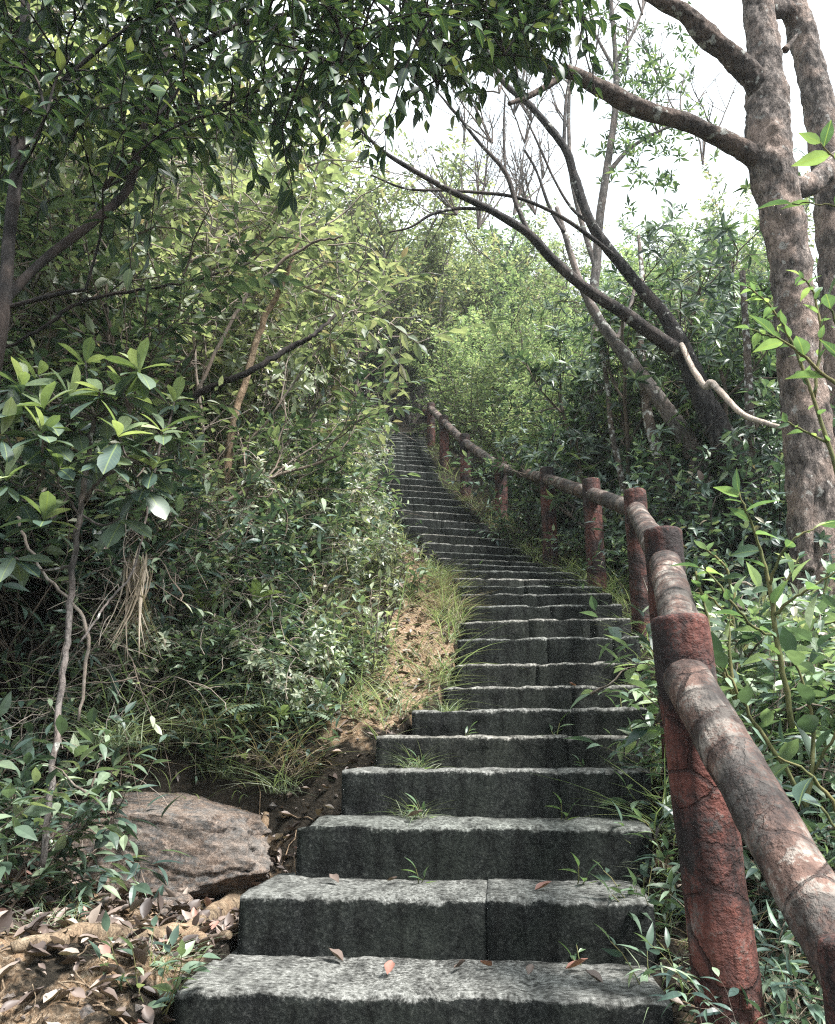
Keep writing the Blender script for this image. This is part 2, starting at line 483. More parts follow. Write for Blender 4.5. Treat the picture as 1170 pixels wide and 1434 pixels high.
# bare earth: pocket by the rock, the worn strip on the left of the stairs
c_ = np.interp(GY, PY, PC); w_ = np.interp(GY, PY, PW)
dl = np.maximum(0, c_ - w_ - GX)
bare = 0.50 * sstep(3.6, 3.2, GY) * sstep(0, .1, dl) * sstep(2.0, 1.2, dl)
bare = np.maximum(bare, 0.95 * sstep(3.2, 3.9, GY) * sstep(7.6, 6.4, GY) * sstep(0.0, 0.08, dl) * sstep(0.5, 0.26, dl))
bare = np.maximum(bare, 0.30 * sstep(0.0, 0.1, GX - c_ - w_) * sstep(0.5, 0.2, GX - c_ - w_))
att = g.data.attributes.new('bare', 'FLOAT', 'POINT')
att.data.foreach_set('value', bare.ravel().astype(np.float32))

# ------------------------------------------------------------------ stairs
stairs = empty('stone_staircase', (STEP[0]['cx'], STEP[0]['Y'], 0), 0,
               'long weathered dark stone staircase climbing through the thicket', 'staircase')


def step_mesh(k):
    s = STEP[k]
    hh = s['h']
    rise = hh - STEP[k - 1]['h'] if k else 0.2
    dep = 0.3 / max(0.5, math.cos(s['a'])) + 0.09
    near = k < 9
    nseg = 46 if near else (22 if k < 20 else 12)
    r_ = 0.011
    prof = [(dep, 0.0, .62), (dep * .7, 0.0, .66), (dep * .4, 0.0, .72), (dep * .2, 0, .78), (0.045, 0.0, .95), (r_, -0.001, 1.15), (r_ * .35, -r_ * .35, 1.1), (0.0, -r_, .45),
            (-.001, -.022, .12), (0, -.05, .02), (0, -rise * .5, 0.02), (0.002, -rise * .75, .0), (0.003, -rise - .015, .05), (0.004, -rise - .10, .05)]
    rr = random.Random(100 + k)
    nb = 1 if k in (0, 2) else 2 if (s['w'] < 0.8 or k < 7) else (3 if rr.random() < .6 else 2)
    cuts = [0.0] + sorted(min(.9, max(.1, (i + 1) / nb + rr.uniform(-.05, .22))) for i in range(nb - 1)) + [1.0]
    w = s['w'] + 0.06
    vs, fs, wear = [], [], []
    for b in range(nb):
        x0, x1 = -w / 2 + w * cuts[b] + .0007, -w / 2 + w * cuts[b + 1] - .0007
        dz, dy = rr.uniform(-.003, .003), rr.uniform(-.004, .004)
        n = max(4, int(nseg * (x1 - x0)))
        base = len(vs)
        P_ = len(prof)
        for i in range(n + 1):
            x = x0 + (x1 - x0) * i / n
            edge = min(i, n - i) / n * (x1 - x0)
            drop = .003 * math.exp(-edge / .010)
            for (py_, pz_, we) in prof:
                q = Vector((x * 1.0 + k * 7.3, py_, pz_ + k))
                a1 = noise.noise(q * 3.5) * .005
                a2 = noise.noise(q * 24) * .006
                chip = 0.0
                if we > .7:
                    c1 = noise.noise(Vector((x * 9 + k * 3.1, .5, k)))
                    chip = -max(0, c1 - .16) * .045
                zz = pz_ + dz + a1 + a2 + (chip if pz_ > -.03 else 0) - drop * (1 if pz_ > -.03 else 0)
                yy = py_ + dy + (noise.noise(q * 9 + Vector((9, 3, 1))) * .006 + a2 if pz_ < -.001 else 0) - (chip * .5 if -.03 < pz_ < 0.001 and py_ < .03 else 0)
                vs.append((x, yy, zz))
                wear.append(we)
        for i in range(n):
            for j in range(P_ - 1):
                a = base + i * P_ + j
                fs.append((a, a + P_, a + P_ + 1, a + 1))
        vs += [(x0, dep, -rise - .1), (x1, dep, -rise - .1)]
        wear += [0, 0]
        e0, e1 = len(vs) - 2, len(vs) - 1
        fs.append(tuple([base + j for j in range(P_)] + [e0]))
        fs.append(tuple([base + n * P_ + j for j in reversed(range(P_))] + [e1]))
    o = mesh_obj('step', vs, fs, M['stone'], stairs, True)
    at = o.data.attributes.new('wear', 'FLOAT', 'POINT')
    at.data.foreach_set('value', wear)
    o.location = Vector((s['cx'], s['Y'], hh)) - stairs.location
    o.rotation_euler = (0, 0, -s['a'])
    return o


for k in range(NS):
    step_mesh(k)


# ------------------------------------------------------------------ tubes
class Tubes:
    def __init__(self):
        self.v, self.f = [], []

    def add(self, pts, radii, n=6, bumpy=0.0, cap=True, seed=0.0, freq=6.0):
        pts = [Vector(p) for p in pts]
        if len(pts) < 2: return
        t0 = (pts[1] - pts[0]).normalized()
        ref = Vector((0, 0, 1)) if abs(t0.z) < .9 else Vector((1, 0, 0))
        a = t0.cross(ref).normalized()
        base = len(self.v)
        for i, p in enumerate(pts):
            t = (pts[min(i + 1, len(pts) - 1)] - pts[max(i - 1, 0)])
            if t.length < 1e-9: t = t0
            t.normalize()
            a = (a - t * a.dot(t))
            if a.length < 1e-6: a = t.orthogonal()
            a.normalize()
            b = t.cross(a)
            r = radii[i] if not isinstance(radii, (int, float)) else radii
            for j in range(n):
                th = 2 * math.pi * j / n
                d = a * math.cos(th) + b * math.sin(th)
                rr = r
                if bumpy:
                    q = p * freq + d * (r * freq * 1.6) + Vector((seed, 0, 0))
                    rr = r * (1 + bumpy * noise.noise(q) + bumpy * .5 * noise.noise(q * 2.7) + bumpy * .3 * noise.noise(q * 6.5))
                self.v.append(p + d * rr)
        for i in range(len(pts) - 1):
            for j in range(n):
                j2 = (j + 1) % n
                self.f.append((base + i * n + j, base + i * n + j2, base + (i + 1) * n + j2, base + (i + 1) * n + j))
        if cap:
            self.f.append(tuple(base + j for j in reversed(range(n))))
            self.f.append(tuple(base + (len(pts) - 1) * n + j for j in range(n)))

    def build(self, name, mat, parent=None, smooth=True):
        return mesh_obj(name, self.v, self.f, mat, parent, smooth)


def smooth_line(pts, sub=6):
    """Catmull-Rom through pts (Vectors, or tuples whose last entry is a radius)"""
    P = [np.array(p, float) for p in pts]
    P = [2 * P[0] - P[1]] + P + [2 * P[-1] - P[-2]]
    out = []
    for i in range(1, len(P) - 2):
        for s in range(sub):
            t = s / sub
            out.append(.5 * ((2 * P[i]) + (-P[i - 1] + P[i + 1]) * t + (2 * P[i - 1] - 5 * P[i] + 4 * P[i + 1] - P[i + 2]) * t * t + (-P[i - 1] + 3 * P[i] - 3 * P[i + 1] + P[i + 2]) * t ** 3))
    out.append(P[-2])
    return np.array(out)


def traced(pts, sub=6, jit=0.0):
    """pts: (px, py, Y, width px) -> world points and radii along a smooth curve"""
    L = []
    for px, py, Y, wd in pts:
        p = U(px, py, Y)
        zc = Y * cp + (p.z - EYE) * sp
        L.append((p.x, p.y, p.z, max(.0012, wd * zc / F / 2)))
    a = smooth_line(L, sub)
    if jit:
        for i in range(1, len(a) - 1):
            for c in range(3): a[i, c] += jit * nrng.normal() * 1.0
    return [Vector(r[:3]) for r in a], [float(max(r[3], .001)) for r in a]


# ------------------------------------------------------------------ leaves
def leaf_template(n=4, wid=0.4, tip=1.0, fold=.25, droop=.25, widest=.45, wave=0.0):
    """unit-length leaf along +y, 3 columns; quads with collapsed ends"""
    ts = np.linspace(0, 1, n + 1)
    V, UV = [], []
    for i, t in enumerate(ts):
        if t <= widest: s = math.sin(.5 * math.pi * (t / widest)) ** .8
        else: s = math.cos(.5 * math.pi * ((t - widest) / (1 - widest))) ** tip
        hw = .5 * wid * max(s, .02 if 0 < i < n else .015)
        z = -droop * t * t
        wv = wave * math.sin(t * 9)
        V += [(-hw, t, z + fold * hw + wv), (0, t, z), (hw, t, z + fold * hw - wv)]
        UV += [(.5 - hw / wid, t), (.5, t), (.5 + hw / wid, t)]
    Fq = []
    for i in range(n):
        a = i * 3
        Fq += [(a, a + 1, a + 4, a + 3), (a + 1, a + 2, a + 5, a + 4)]
    return np.array(V), np.array(Fq), np.array(UV)


def diamond(wid=.42, fold=.3, droop=.15):
    V = np.array([(0, 0, 0), (-wid / 2, .42, fold * wid / 2 - .03), (0, .45, -.04 * droop), (wid / 2, .42, fold * wid / 2 - .03), (0, 1, -droop)])
    Fq = np.array([(0, 2, 1, 1), (0, 3, 2, 2), (1, 2, 4, 4), (2, 3, 4, 4)])
    return V, Fq[:, :3], np.array([(.5, 0), (0, .42), (.5, .45), (1, .42), (.5, 1)])


T_LOW = diamond()
T_LOWN = diamond(.26, .3, .2)
T_MID = leaf_template(3, .42, 1.0, .3, .22, .42)
T_ELL = leaf_template(5, .43, 1.25, .32, .22, .42)
T_OBO = leaf_template(6, .38, .62, .25, .22, .68)
T_LAN = leaf_template(5, .27, 1.2, .3, .3, .4)
T_BLADE = leaf_template(5, .022, 1.2, .4, .95, .2)
T_CURL = leaf_template(5, .48, 1.1, .9, -.3, .45, .03)
T_PINNA = leaf_template(2, .22, 1.0, .1, .15, .3)


class Leaves:
    def __init__(self):
        self.p, self.d, self.n, self.s, self.w = [], [], [], [], []

    def add(self, p, d, n, s, w=1.0):
        self.p.append(tuple(p)); self.d.append(tuple(d)); self.n.append(tuple(n)); self.s.append(s); self.w.append(w)

    def __len__(self): return len(self.p)

    def build(self, name, mat, T, parent=None, smooth=True):
        TV, TF, TU = T
        P, D, N = np.array(self.p), np.array(self.d), np.array(self.n)
        S, W = np.array(self.s)[:, None], np.array(self.w)[:, None]
        Yv = D / (np.linalg.norm(D, axis=1, keepdims=True) + 1e-9)
        X = np.cross(Yv, N)
        X /= np.linalg.norm(X, axis=1, keepdims=True) + 1e-9
        Z = np.cross(X, Yv)
        V = P[:, None, :] + S[:, None, :] * (TV[None, :, 0:1] * (X * W)[:, None, :] + TV[None, :, 1:2] * Yv[:, None, :] + TV[None, :, 2:3] * Z[:, None, :])
        n, nv = len(P), len(TV)
        Fq = (TF[None] + (np.arange(n) * nv)[:, None, None]).reshape(-1, TF.shape[1])
        return np_mesh(name, V.reshape(-1, 3), Fq, mat, parent, smooth, np.tile(TU, (n, 1)))


def rvec(r, s=1.0): return Vector((r.gauss(0, s), r.gauss(0, s), r.gauss(0, s)))


def twig_leaves(r, lv, pts, size, spacing=.5, ang=55, droop=.15, t0=.1, up=1.0):
    """alternate leaves along a twig"""
    L = sum((pts[i + 1] - pts[i]).length for i in range(len(pts) - 1))
    n = max(2, int(L * (1 - t0) / (size * spacing)))
    for i in range(n):
        t = t0 + (1 - t0) * (i + .5) / n
        q = t * (len(pts) - 1)
        k = min(int(q), len(pts) - 2)
        p = pts[k].lerp(pts[k + 1], q - k)
        d = (pts[k + 1] - pts[k]).normalized()
        s = d.cross(Vector((0, 0, 1)))
        if s.length < .1: s = Vector((1, 0, 0))
        s.normalize()
        s = s * (1 if i % 2 else -1)
        a = R(ang + r.gauss(0, 14))
        ld = d * math.cos(a) + s * math.sin(a) + rvec(r, .22) + Vector((0, 0, -droop))
        nn = Vector((0, 0, up)) + rvec(r, .35)
        lv.add(p, ld, nn, size * r.uniform(.65, 1.2), r.uniform(.8, 1.15))
    d = (pts[-1] - pts[-2]).normalized()
    lv.add(pts[-1], d + rvec(r, .2) + Vector((0, 0, -droop)), Vector((0, 0, up)) + rvec(r, .3), size * r.uniform(.7, 1.1))


def whorl(r, lv, p, d, size, k=7, spread=60, droop=.1, w=1.0):
    d = Vector(d).normalized()
    a = d.orthogonal().normalized()
    b = d.cross(a)
    o = r.uniform(0, 6.3)
    for i in range(k):
        th = o + 2 * math.pi * i / k + r.gauss(0, .2)
        sp_ = R(spread + r.gauss(0, 16))
        rad = a * math.cos(th) + b * math.sin(th)
        ld = d * math.cos(sp_) + rad * math.sin(sp_) + Vector((0, 0, -droop))
        nn = d * math.sin(sp_) - rad * math.cos(sp_) + rvec(r, .18)
        lv.add(p - d * r.uniform(0, .02), ld, nn, size * r.uniform(.7, 1.15), w * r.uniform(.85, 1.15))


def grow(r, tb, tips, p, d, L, rad, lvl, cfg):
    """recursive branching; collects terminal twigs in tips"""
    n = max(3, int(L / cfg.get('seg', .16)))
    pts, radii = [Vector(p)], [rad]
    d = Vector(d).normalized()
    for i in range(n):
        d = (d + rvec(r, cfg.get('wob', .14)) + Vector((0, 0, cfg.get('trop', .05)))).normalized()
        pts.append(pts[-1] + d * (L / n))
        radii.append(rad * (1 - .6 * (i + 1) / n))
    tb.add(pts, radii, 7 if rad > .02 else (5 if rad > .006 else 4), 0, False)
    if lvl == 0:
        tips.append(pts)
        return
    m = cfg['kids'][lvl - 1]
    m = max(1, int(round(m * r.uniform(.75, 1.25))))
    for j in range(m):
        t = cfg.get('t0', .35) + (1 - cfg.get('t0', .35)) * (j + r.random()) / m
        q = min(t * n, n - .01)
        k = int(q)
        pp = pts[k].lerp(pts[k + 1], q - k)
        dd = (pts[k + 1] - pts[k]).normalized()
        sd = dd.orthogonal().normalized()
        sd.rotate(Matrix.Rotation(r.uniform(0, 6.283), 3, dd))
        a = R(r.gauss(cfg.get('ang', 48), 12))
        grow(r, tb, tips, pp, dd * math.cos(a) + sd * math.sin(a) + Vector((0, 0, cfg.get('lift', .1))), L * cfg.get('ratio', .58) * r.uniform(.7, 1.2), radii[k] * .6, lvl - 1, cfg)
    tips.append(pts[-max(3, n // 3):])


def shrub(name, seed, mat, T, leaf, h, stems=5, lean=.35, kids=(5, 5), levels=2, mode='alt', stem_mat='twig', spacing=.55, extra_twigs=0, wk=7, part='foliage', stem_part='stem', **cfg):
    """prototype plant (Empty > stem, foliage), standing at the origin"""
    r = random.Random(seed)
    root = empty(name)
    tb, lv, tips = Tubes(), Leaves(), []
    c = dict(kids=kids); c.update(cfg)
    for i in range(stems):
        th = 2 * math.pi * i / stems + r.uniform(-.5, .5)
        d = Vector((math.cos(th) * lean * r.uniform(.4, 1.3), math.sin(th) * lean * r.uniform(.4, 1.3), 1))
        p = Vector((math.cos(th) * .05 * (stems > 1), math.sin(th) * .05 * (stems > 1), -.15))
        grow(r, tb, tips, p, d, h * r.uniform(.6, .9) * (1 if stems > 1 else 1.1), h * cfg.get('thick', .009) * r.uniform(.7, 1.2), levels, c)
    for pts in tips:
        if mode == 'alt':
            twig_leaves(r, lv, pts, leaf, spacing, droop=cfg.get('ldroop', .15))
        else:
            whorl(r, lv, pts[-1], pts[-1] - pts[-2], leaf, r.randint(wk - 2, wk + 2), 62)
            if r.random() < .7: whorl(r, lv, pts[len(pts) // 2], pts[-1] - pts[0], leaf, 4, 70)
    for i in range(extra_twigs):
        tp = tips[r.randrange(len(tips))]
        pts = [tp[r.randrange(len(tp))].copy()]
        d = rvec(r).normalized() + Vector((0, 0, .5))
        for j in range(6):
            d = (d + rvec(r, .32) + Vector((0, 0, -.16))).normalized()
            pts.append(pts[-1] + d * h * .045)
        tb.add(pts, [.006 * (1 - j / 8) for j in range(7)], 4, 0, False)
    tb.build(stem_part, M[stem_mat], root)
    lv.build(part, M[mat], T, root, False)
    return root


PROTO = {}
USED = set()


def place(key, x, y, s=1.0, rz=None, label=None, cat=None, group=None, z=None, tilt=(0, 0), sz=None):
    o = PROTO[key]
    if key in USED: o = copy_tree(o)
    USED.add(key)
    o.location = (x, y, gz(x, y) - .02 if z is None else z)
    o.rotation_euler = (tilt[0], tilt[1], rng.uniform(0, 6.28) if rz is None else rz)
    o.scale = (s, s, s if sz is None else sz)
    for k in ('label', 'category', 'group'):
        if k in o: del o[k]
    return tag(o, label, cat, group)

# ------------------------------------------------------------------ handrail of faux-log cement posts and rails
POSTS = [  # px, py of the top centre, distance, top width px
    (1212, 1318, 1.08, 126), (951, 864, 1.95, 79), (928, 742, 2.95, 53), (889, 687, 4.7, 31), (828, 672, 5.8, 25), (766, 656, 6.9, 20.5),
    (701, 643, 8.5, 17.5), (651, 609, 9.7, 14.8), (622, 583, 10.9, 13.2), (604, 565, 12.6, 11.3), (597, 574, 13.9, 10.2)]
rail_root = empty('handrail', (.69, 1.95, 0), 0, 'red-brown log-shaped cement handrail running up the right side of the stone steps', 'handrail')
PP = []
for i, (px, py, Y, w) in enumerate(POSTS):
    top = U(px, py, Y)
    zc = Y * cp + (top.z - EYE) * sp
    r = float(np.clip(w * zc / F / 2, .052, .068))
    PP.append((top, r))
    hgt = max(.75, top.z - float(np.interp(Y, PY, PH)) + .3)
    tb = Tubes()
    nz_ = 44 if i < 4 else 16
    n = 36 if i < 4 else 18
    rows = [(-hgt, 1.04)] + [(-hgt * (1 - j / nz_), 1 + .04 * (1 - j / nz_)) for j in range(1, nz_)] + [(-.012, .995), (-.004, .965), (0, .90), (.004, .55), (.005, .02)]
    lx = {1: .045, 2: .01}.get(i, 0)
    pts = [Vector((-lx * z * -1.0, 0, z)) for z, _ in rows]
    tb.add([Vector((lx * -z, 0, z)) for z, _ in rows], [r * q for _, q in rows], n, .05, True, i * 5.3, 9)
    o = tb.build('post', M['post'], rail_root)
    o.location = top - rail_root.location
DROP = [.11, .13, .12, .12, .11, .10, .10, .10, .09, .09, .09]
for i in range(len(PP) - 1):
    a = PP[i][0] - Vector((0, 0, DROP[i])) + Vector((.02 if i < 2 else 0, 0, 0))
    b = PP[i + 1][0] - Vector((0, 0, DROP[i + 1]))
    rr = .82
    L = (b - a).length
    n = 50 if i < 3 else 14
    tb = Tubes()
    sag = .012
    pts = [Vector((0, 0, L * j / n)) for j in range(n + 1)]
    rad = [(PP[i][1] * (1 - j / n) + PP[i + 1][1] * j / n) * rr for j in range(n + 1)]
    tb.add(pts, rad, 32 if i < 3 else 14, .07, True, i * 3.1 + 40, 10)
    o = tb.build('rail', M['rail'], rail_root)
    o.location = a - rail_root.location
    o.rotation_euler = (b - a).to_track_quat('Z', 'Y').to_euler()

# ------------------------------------------------------------------ rocks
def rock(name, pts_px, label, depth, seed, group=None):
    """boulder with the outline read from the photograph, rounded in depth"""
    pass


def blob(name, c, ax, label, seed, rz=0.0, amp=.22, squash=None, n=5, cat='rock', mat='rock'):
    bm = bmesh.new()
    bmesh.ops.create_icosphere(bm, subdivisions=n, radius=1)
    fr = random.Random(int(seed * 10))
    planes = [(rvec(fr).normalized(), fr.uniform(.78, 1.02)) for _ in range(15)] + [(Vector((-.05, -.25, 1)).normalized(), .74), (Vector((.1, -1, .12)).normalized(), .80), (Vector((-.5, -.8, .3)).normalized(), .9)]
    for v in bm.verts:
        q = v.co.copy()
        # boxy boulder with flattish top
        m = max(abs(q.x), abs(q.y), abs(q.z))
        q = q.lerp(q / m, .42)
        d = 1 + amp * noise.noise(q * 1.1 + Vector((seed, 0, 0))) + amp * .5 * noise.noise(q * 2.6 + Vector((0, seed, 0))) + amp * .22 * noise.noise(q * 7 + Vector((0, 0, seed))) + amp * .1 * noise.noise(q * 17)
        q = q * d
        for pn, po in planes:
            e_ = q.dot(pn) - po
            if e_ > 0: q -= pn * e_ * .985
        d = 1 + .012 * noise.noise(q * 23) + .02 * noise.noise(q * 9 + Vector((3, 0, 0)))
        strata = .022 * (1 if math.sin(q.z * 13 + q.x * 2 + 3.5 * noise.noise(q * 1.8)) > .25 else 0) + .012 * noise.noise(q * 14)
        q = q * d + Vector((q.x, q.y, 0)) * strata
        v.co = Vector((q.x * ax[0], q.y * ax[1], q.z * ax[2]))
    me = bpy.data.meshes.new(name)
    bm.to_mesh(me); bm.free()
    for p in me.polygons: p.use_smooth = True
    me.materials.append(M[mat])
    o = bpy.data.objects.new(name, me)
    COL.objects.link(o)
    o.location = c
    o.rotation_euler = (0, R(4), rz)
    return tag(o, label, cat)


c = U(212, 1176, 3.40) - Vector((0, 0, .025))
blob('boulder', c, (.46, .34, .235), 'large flat-topped brown boulder beside the bottom steps', 3.0, R(-6), .24, n=6)
c = U(478, 1070, 3.75)
blob('rock', c, (.10, .09, .045), 'small pale flat stone at the left end of a step', 8.0, .3, .2, n=4)
c = U(240, 1268, 2.95)
blob('rock', c, (.075, .06, .04), 'small brown stone sunk in leaf litter under the boulder', 5.0, .8, .25, n=4)
c = hit(575, 772, 5.5) + Vector((0, 0, -.01))
blob('rock', c, (.13, .1, .05), 'pale stone at the top of the bare earth strip', 12.0, .2, .2, n=4)
c = U(300, 1030, 4.2)
blob('rock', c, (.22, .16, .12), 'half buried stone behind the boulder under grass', 15.0, .2, .25, n=4)

# ------------------------------------------------------------------ roots
for nm, pts, lab in (
    ('tree_root', [(15, 1345, 2.5, 14), (80, 1332, 2.55, 24), (150, 1322, 2.6, 26), (215, 1328, 2.6, 28), (270, 1322, 2.62, 22), (320, 1318, 2.7, 10)], 'pale horizontal root lying on the leaf litter'),
    ('tree_root', [(255, 1325, 2.66, 18), (300, 1292, 2.75, 28), (332, 1262, 2.85, 24), (352, 1228, 2.95, 20), (366, 1190, 3.05, 14), (372, 1165, 3.1, 8)], 'thick root slanting up along the bottom steps beside the boulder')):
    L = []
    for px, py, Y, wd in pts:
        p = hit(px, py, 1.7)
        L.append((p.x, p.y, p.z + .012, wd * p.y / F / 2))
    L = smooth_line(L, 8)
    P_, r_ = [Vector(q[:3]) for q in L], [max(.003, float(q[3])) for q in L]
    for q in P_: q.z = gz(q.x, q.y) + .014
    tb = Tubes(); tb.add(P_, r_, 16, .26, True, 2, 14)
    tag(tb.build(nm, M['root']), lab, 'root')

# ------------------------------------------------------------------ big trees on the right
def traced_tree(name, limbs, mat, label, n=20, bumpy=.16, group=None, cat='tree'):
    root = empty(name, U(*limbs[0][0][:3]), 0, label, cat, group)
    for i, pts in enumerate(limbs):
        big = max(p_[3] for p_ in pts) > 24
        P_, r_ = traced(pts, 22 if big else 9)
        tb = Tubes()
        tb.add(P_, r_, n * 2 if big else 9, bumpy if big else .1, True, i * 2.0, 7)
        o = tb.build('trunk' if i == 0 else 'limb', M['bark_limb' if (mat == 'bark_big' and 0 < i < 4) else mat], root)
        o.matrix_parent_inverse = Matrix.Translation(-root.location)
    return root


BT = traced_tree('large_tree', [
    [(1160, 1040, 4.5, 79.2), (1150, 880, 4.5, 73.8), (1143, 760, 4.5, 68.4), (1130, 600, 4.5, 63.0), (1118, 480, 4.5, 57.6), (1108, 380, 4.5, 54.0), (1095, 290, 4.5, 57.6), (1078, 215, 4.5, 59.4), (1075, 140, 4.5, 55.8), (1070, 70, 4.5, 45.0), (1062, 10, 4.5, 39.6), (1055, -80, 4.5, 36.0)],
    [(1080, 240, 4.5, 31.0), (1045, 212, 4.45, 27.9), (1000, 188, 4.4, 24.0), (950, 167, 4.35, 23.2), (890, 150, 4.3, 25.5), (845, 125, 4.25, 23.2), (800, 102, 4.2, 18.6), (760, 92, 4.15, 15.5), (710, 62, 4.1, 11.6), (665, 30, 4.0, 7.7), (630, 15, 3.95, 4.6)],
    [(1075, 150, 4.5, 34.1), (1055, 110, 4.45, 32.5), (1020, 75, 4.4, 29.4), (985, 45, 4.35, 29.4), (962, 20, 4.3, 23.2), (930, 3, 4.25, 19.4), (890, -20, 4.2, 17.0), (840, -60, 4.1, 13.9)],
    [(785, 108, 4.2, 9.9), (760, 124, 4.15, 9.0), (735, 137, 4.1, 8.1), (713, 145, 4.05, 6.3)],
    [(1085, 265, 4.5, 36.0), (1125, 262, 4.6, 30.6), (1160, 240, 4.8, 30.6), (1200, 200, 5.0, 27.0)],
    [(1100, 70, 4.5, 10.8), (1108, 60, 4.5, 6.3), (1118, 48, 4.5, 4.5)],
    [(1148, 620, 4.42, 27.0), (1128, 700, 4.4, 23.4), (1130, 800, 4.4, 21.6)],
], 'bark_big', 'large pink-grey trunk with thick bare limbs at the right edge')
traced_tree('large_tree', [
    [(1185, 900, 5.2, 49.5), (1180, 600, 5.2, 46.8), (1172, 400, 5.2, 45.0), (1165, 260, 5.2, 46.8), (1150, 160, 5.2, 41.4), (1130, 70, 5.2, 37.8), (1110, 0, 5.2, 36.0), (1095, -80, 5.2, 32.4)],
    [(1128, 60, 5.2, 27.0), (1105, 15, 5.15, 25.2), (1075, 10, 5.0, 23.4), (1050, -30, 4.9, 21.6)],
], 'bark_big', 'upright rough trunk just behind the large pink-grey tree', 18)
traced_tree('leaning_tree', [
    [(1050, 800, 5.8, 40.3), (1037, 680, 5.8, 37.0), (1011, 608, 5.8, 34.4), (980, 547, 5.8, 30.2), (955, 485, 5.75, 24.4), (929, 438, 5.7, 18.5), (903, 410, 5.7, 16.8), (857, 354, 5.65, 14.3), (826, 308, 5.6, 13.4), (806, 251, 5.6, 12.6), (790, 205, 5.55, 10.9), (744, 149, 5.5, 9.2), (708, 118, 5.5, 7.6), (690, 85, 5.45, 5.9), (672, 50, 5.4, 4.2)],
    [(962, 500, 5.75, 21.8), (929, 478, 5.7, 20.2), (878, 441, 5.6, 18.5), (845, 420, 5.5, 16.8), (816, 400, 5.45, 15.1), (775, 364, 5.4, 14.3), (739, 326, 5.3, 12.6), (683, 292, 5.2, 10.1), (631, 267, 5.1, 8.4), (570, 233, 5.0, 6.7), (530, 206, 4.95, 5.0), (490, 165, 4.9, 3.4)],
    [(744, 333, 5.32, 7.6), (724, 287, 5.35, 6.7), (708, 241, 5.35, 6.7), (672, 200, 5.35, 5.0), (640, 160, 5.3, 4.2), (610, 125, 5.3, 2.5)],
    [(878, 372, 5.66, 7.6), (842, 343, 5.6, 6.7), (800, 312, 5.5, 5.9), (760, 290, 5.45, 5.0), (713, 274, 5.4, 5.0), (637, 267, 5.3, 4.2), (570, 264, 5.2, 3.4), (520, 245, 5.2, 2.5)],
    [(683, 293, 5.2, 5.0), (640, 292, 5.15, 5.0), (605, 300, 5.1, 4.2), (575, 318, 5.1, 3.4), (545, 325, 5.1, 2.5)],
    [(708, 241, 5.35, 4.2), (706, 180, 5.4, 3.4), (708, 130, 5.4, 2.5)],
    [(790, 205, 5.55, 5.9), (793, 140, 5.6, 4.2), (800, 90, 5.6, 3.4), (790, 40, 5.6, 1.7)],
    [(790, 325, 5.55, 5.0), (770, 290, 5.6, 5.0), (752, 240, 5.6, 3.4), (735, 210, 5.6, 3.4)],
    [(830, 316, 5.6, 5.0), (800, 290, 5.7, 4.2), (776, 250, 5.7, 3.4), (758, 210, 5.7, 3.4), (735, 160, 5.7, 1.7)],
], 'bark_dark', 'dark leaning tree with bare limbs reaching left over the steps', 18)
traced_tree('leaning_tree', [
    [(1000, 790, 6.2, 28.6), (978, 655, 6.2, 26.9), (955, 605, 6.2, 25.2), (929, 567, 6.2, 21.8), (898, 526, 6.2, 19.3), (862, 480, 6.2, 16.8), (835, 440, 6.2, 13.4), (815, 400, 6.2, 10.9), (798, 350, 6.2, 8.4), (780, 290, 6.2, 6.7)],
    [(862, 480, 6.2, 6.7), (880, 440, 6.25, 5.9), (890, 400, 6.3, 4.2)],
], 'bark_grey', 'grey leaning trunk behind the handrail with a broken stub', 16)
traced_tree('slim_tree', [[(940, 800, 6.35, 17), (931, 716, 6.35, 17), (924, 649, 6.35, 16), (908, 583, 6.35, 15), (903, 530, 6.4, 13), (896, 470, 6.5, 11), (900, 400, 6.6, 8), (895, 330, 6.7, 5)]],
            'bark_lichen', 'slim trunk mottled with white lichen behind the cracked post', 12)
traced_tree('slim_tree', [[(884, 760, 6.6, 8), (872, 675, 6.6, 9), (857, 603, 6.6, 8), (852, 547, 6.6, 7), (842, 480, 6.6, 6), (835, 420, 6.6, 5)]],
            'bark_lichen', 'thinnest crooked lichen-spotted stem between two handrail posts', 8)
traced_tree('slim_tree', [[(1068, 860, 5.6, 14), (1062, 720, 5.6, 13), (1052, 640, 5.6, 13), (1050, 560, 5.6, 12), (1046, 480, 5.6, 10), (1040, 380, 5.6, 8)]],
            'bark_lichen', 'slim spotted trunk between the leaning tree and the large trunk', 12)
P_, r_ = traced([(955, 482, 5.66, 7), (970, 515, 5.5, 8), (988, 541, 5.4, 9), (996, 536, 5.35, 10), (1011, 550, 5.25, 9), (1027, 568, 5.15, 9), (1046, 583, 5.05, 8), (1072, 592, 4.85, 7), (1125, 608, 4.52, 6)], 8)
tb = Tubes(); tb.add(P_, r_, 10, .2, True, 0, 15)
tag(tb.build('dead_branch', M['white_wood']), 'bleached broken branch leaning against the large trunk', 'branch')

# grey, nearly bare tree against the sky
def bare_twigs(tb, r, anchors, n, L, spread=.5):
    tips = []
    for i in range(n):
        p, d = anchors[r.randrange(len(anchors))]
        grow(r, tb, tips, p, d + rvec(r, spread), L * r.uniform(.5, 1.2), .012, 2, dict(kids=(4, 4), wob=.1, trop=.06, ang=35, ratio=.6, seg=.12))
    return tips


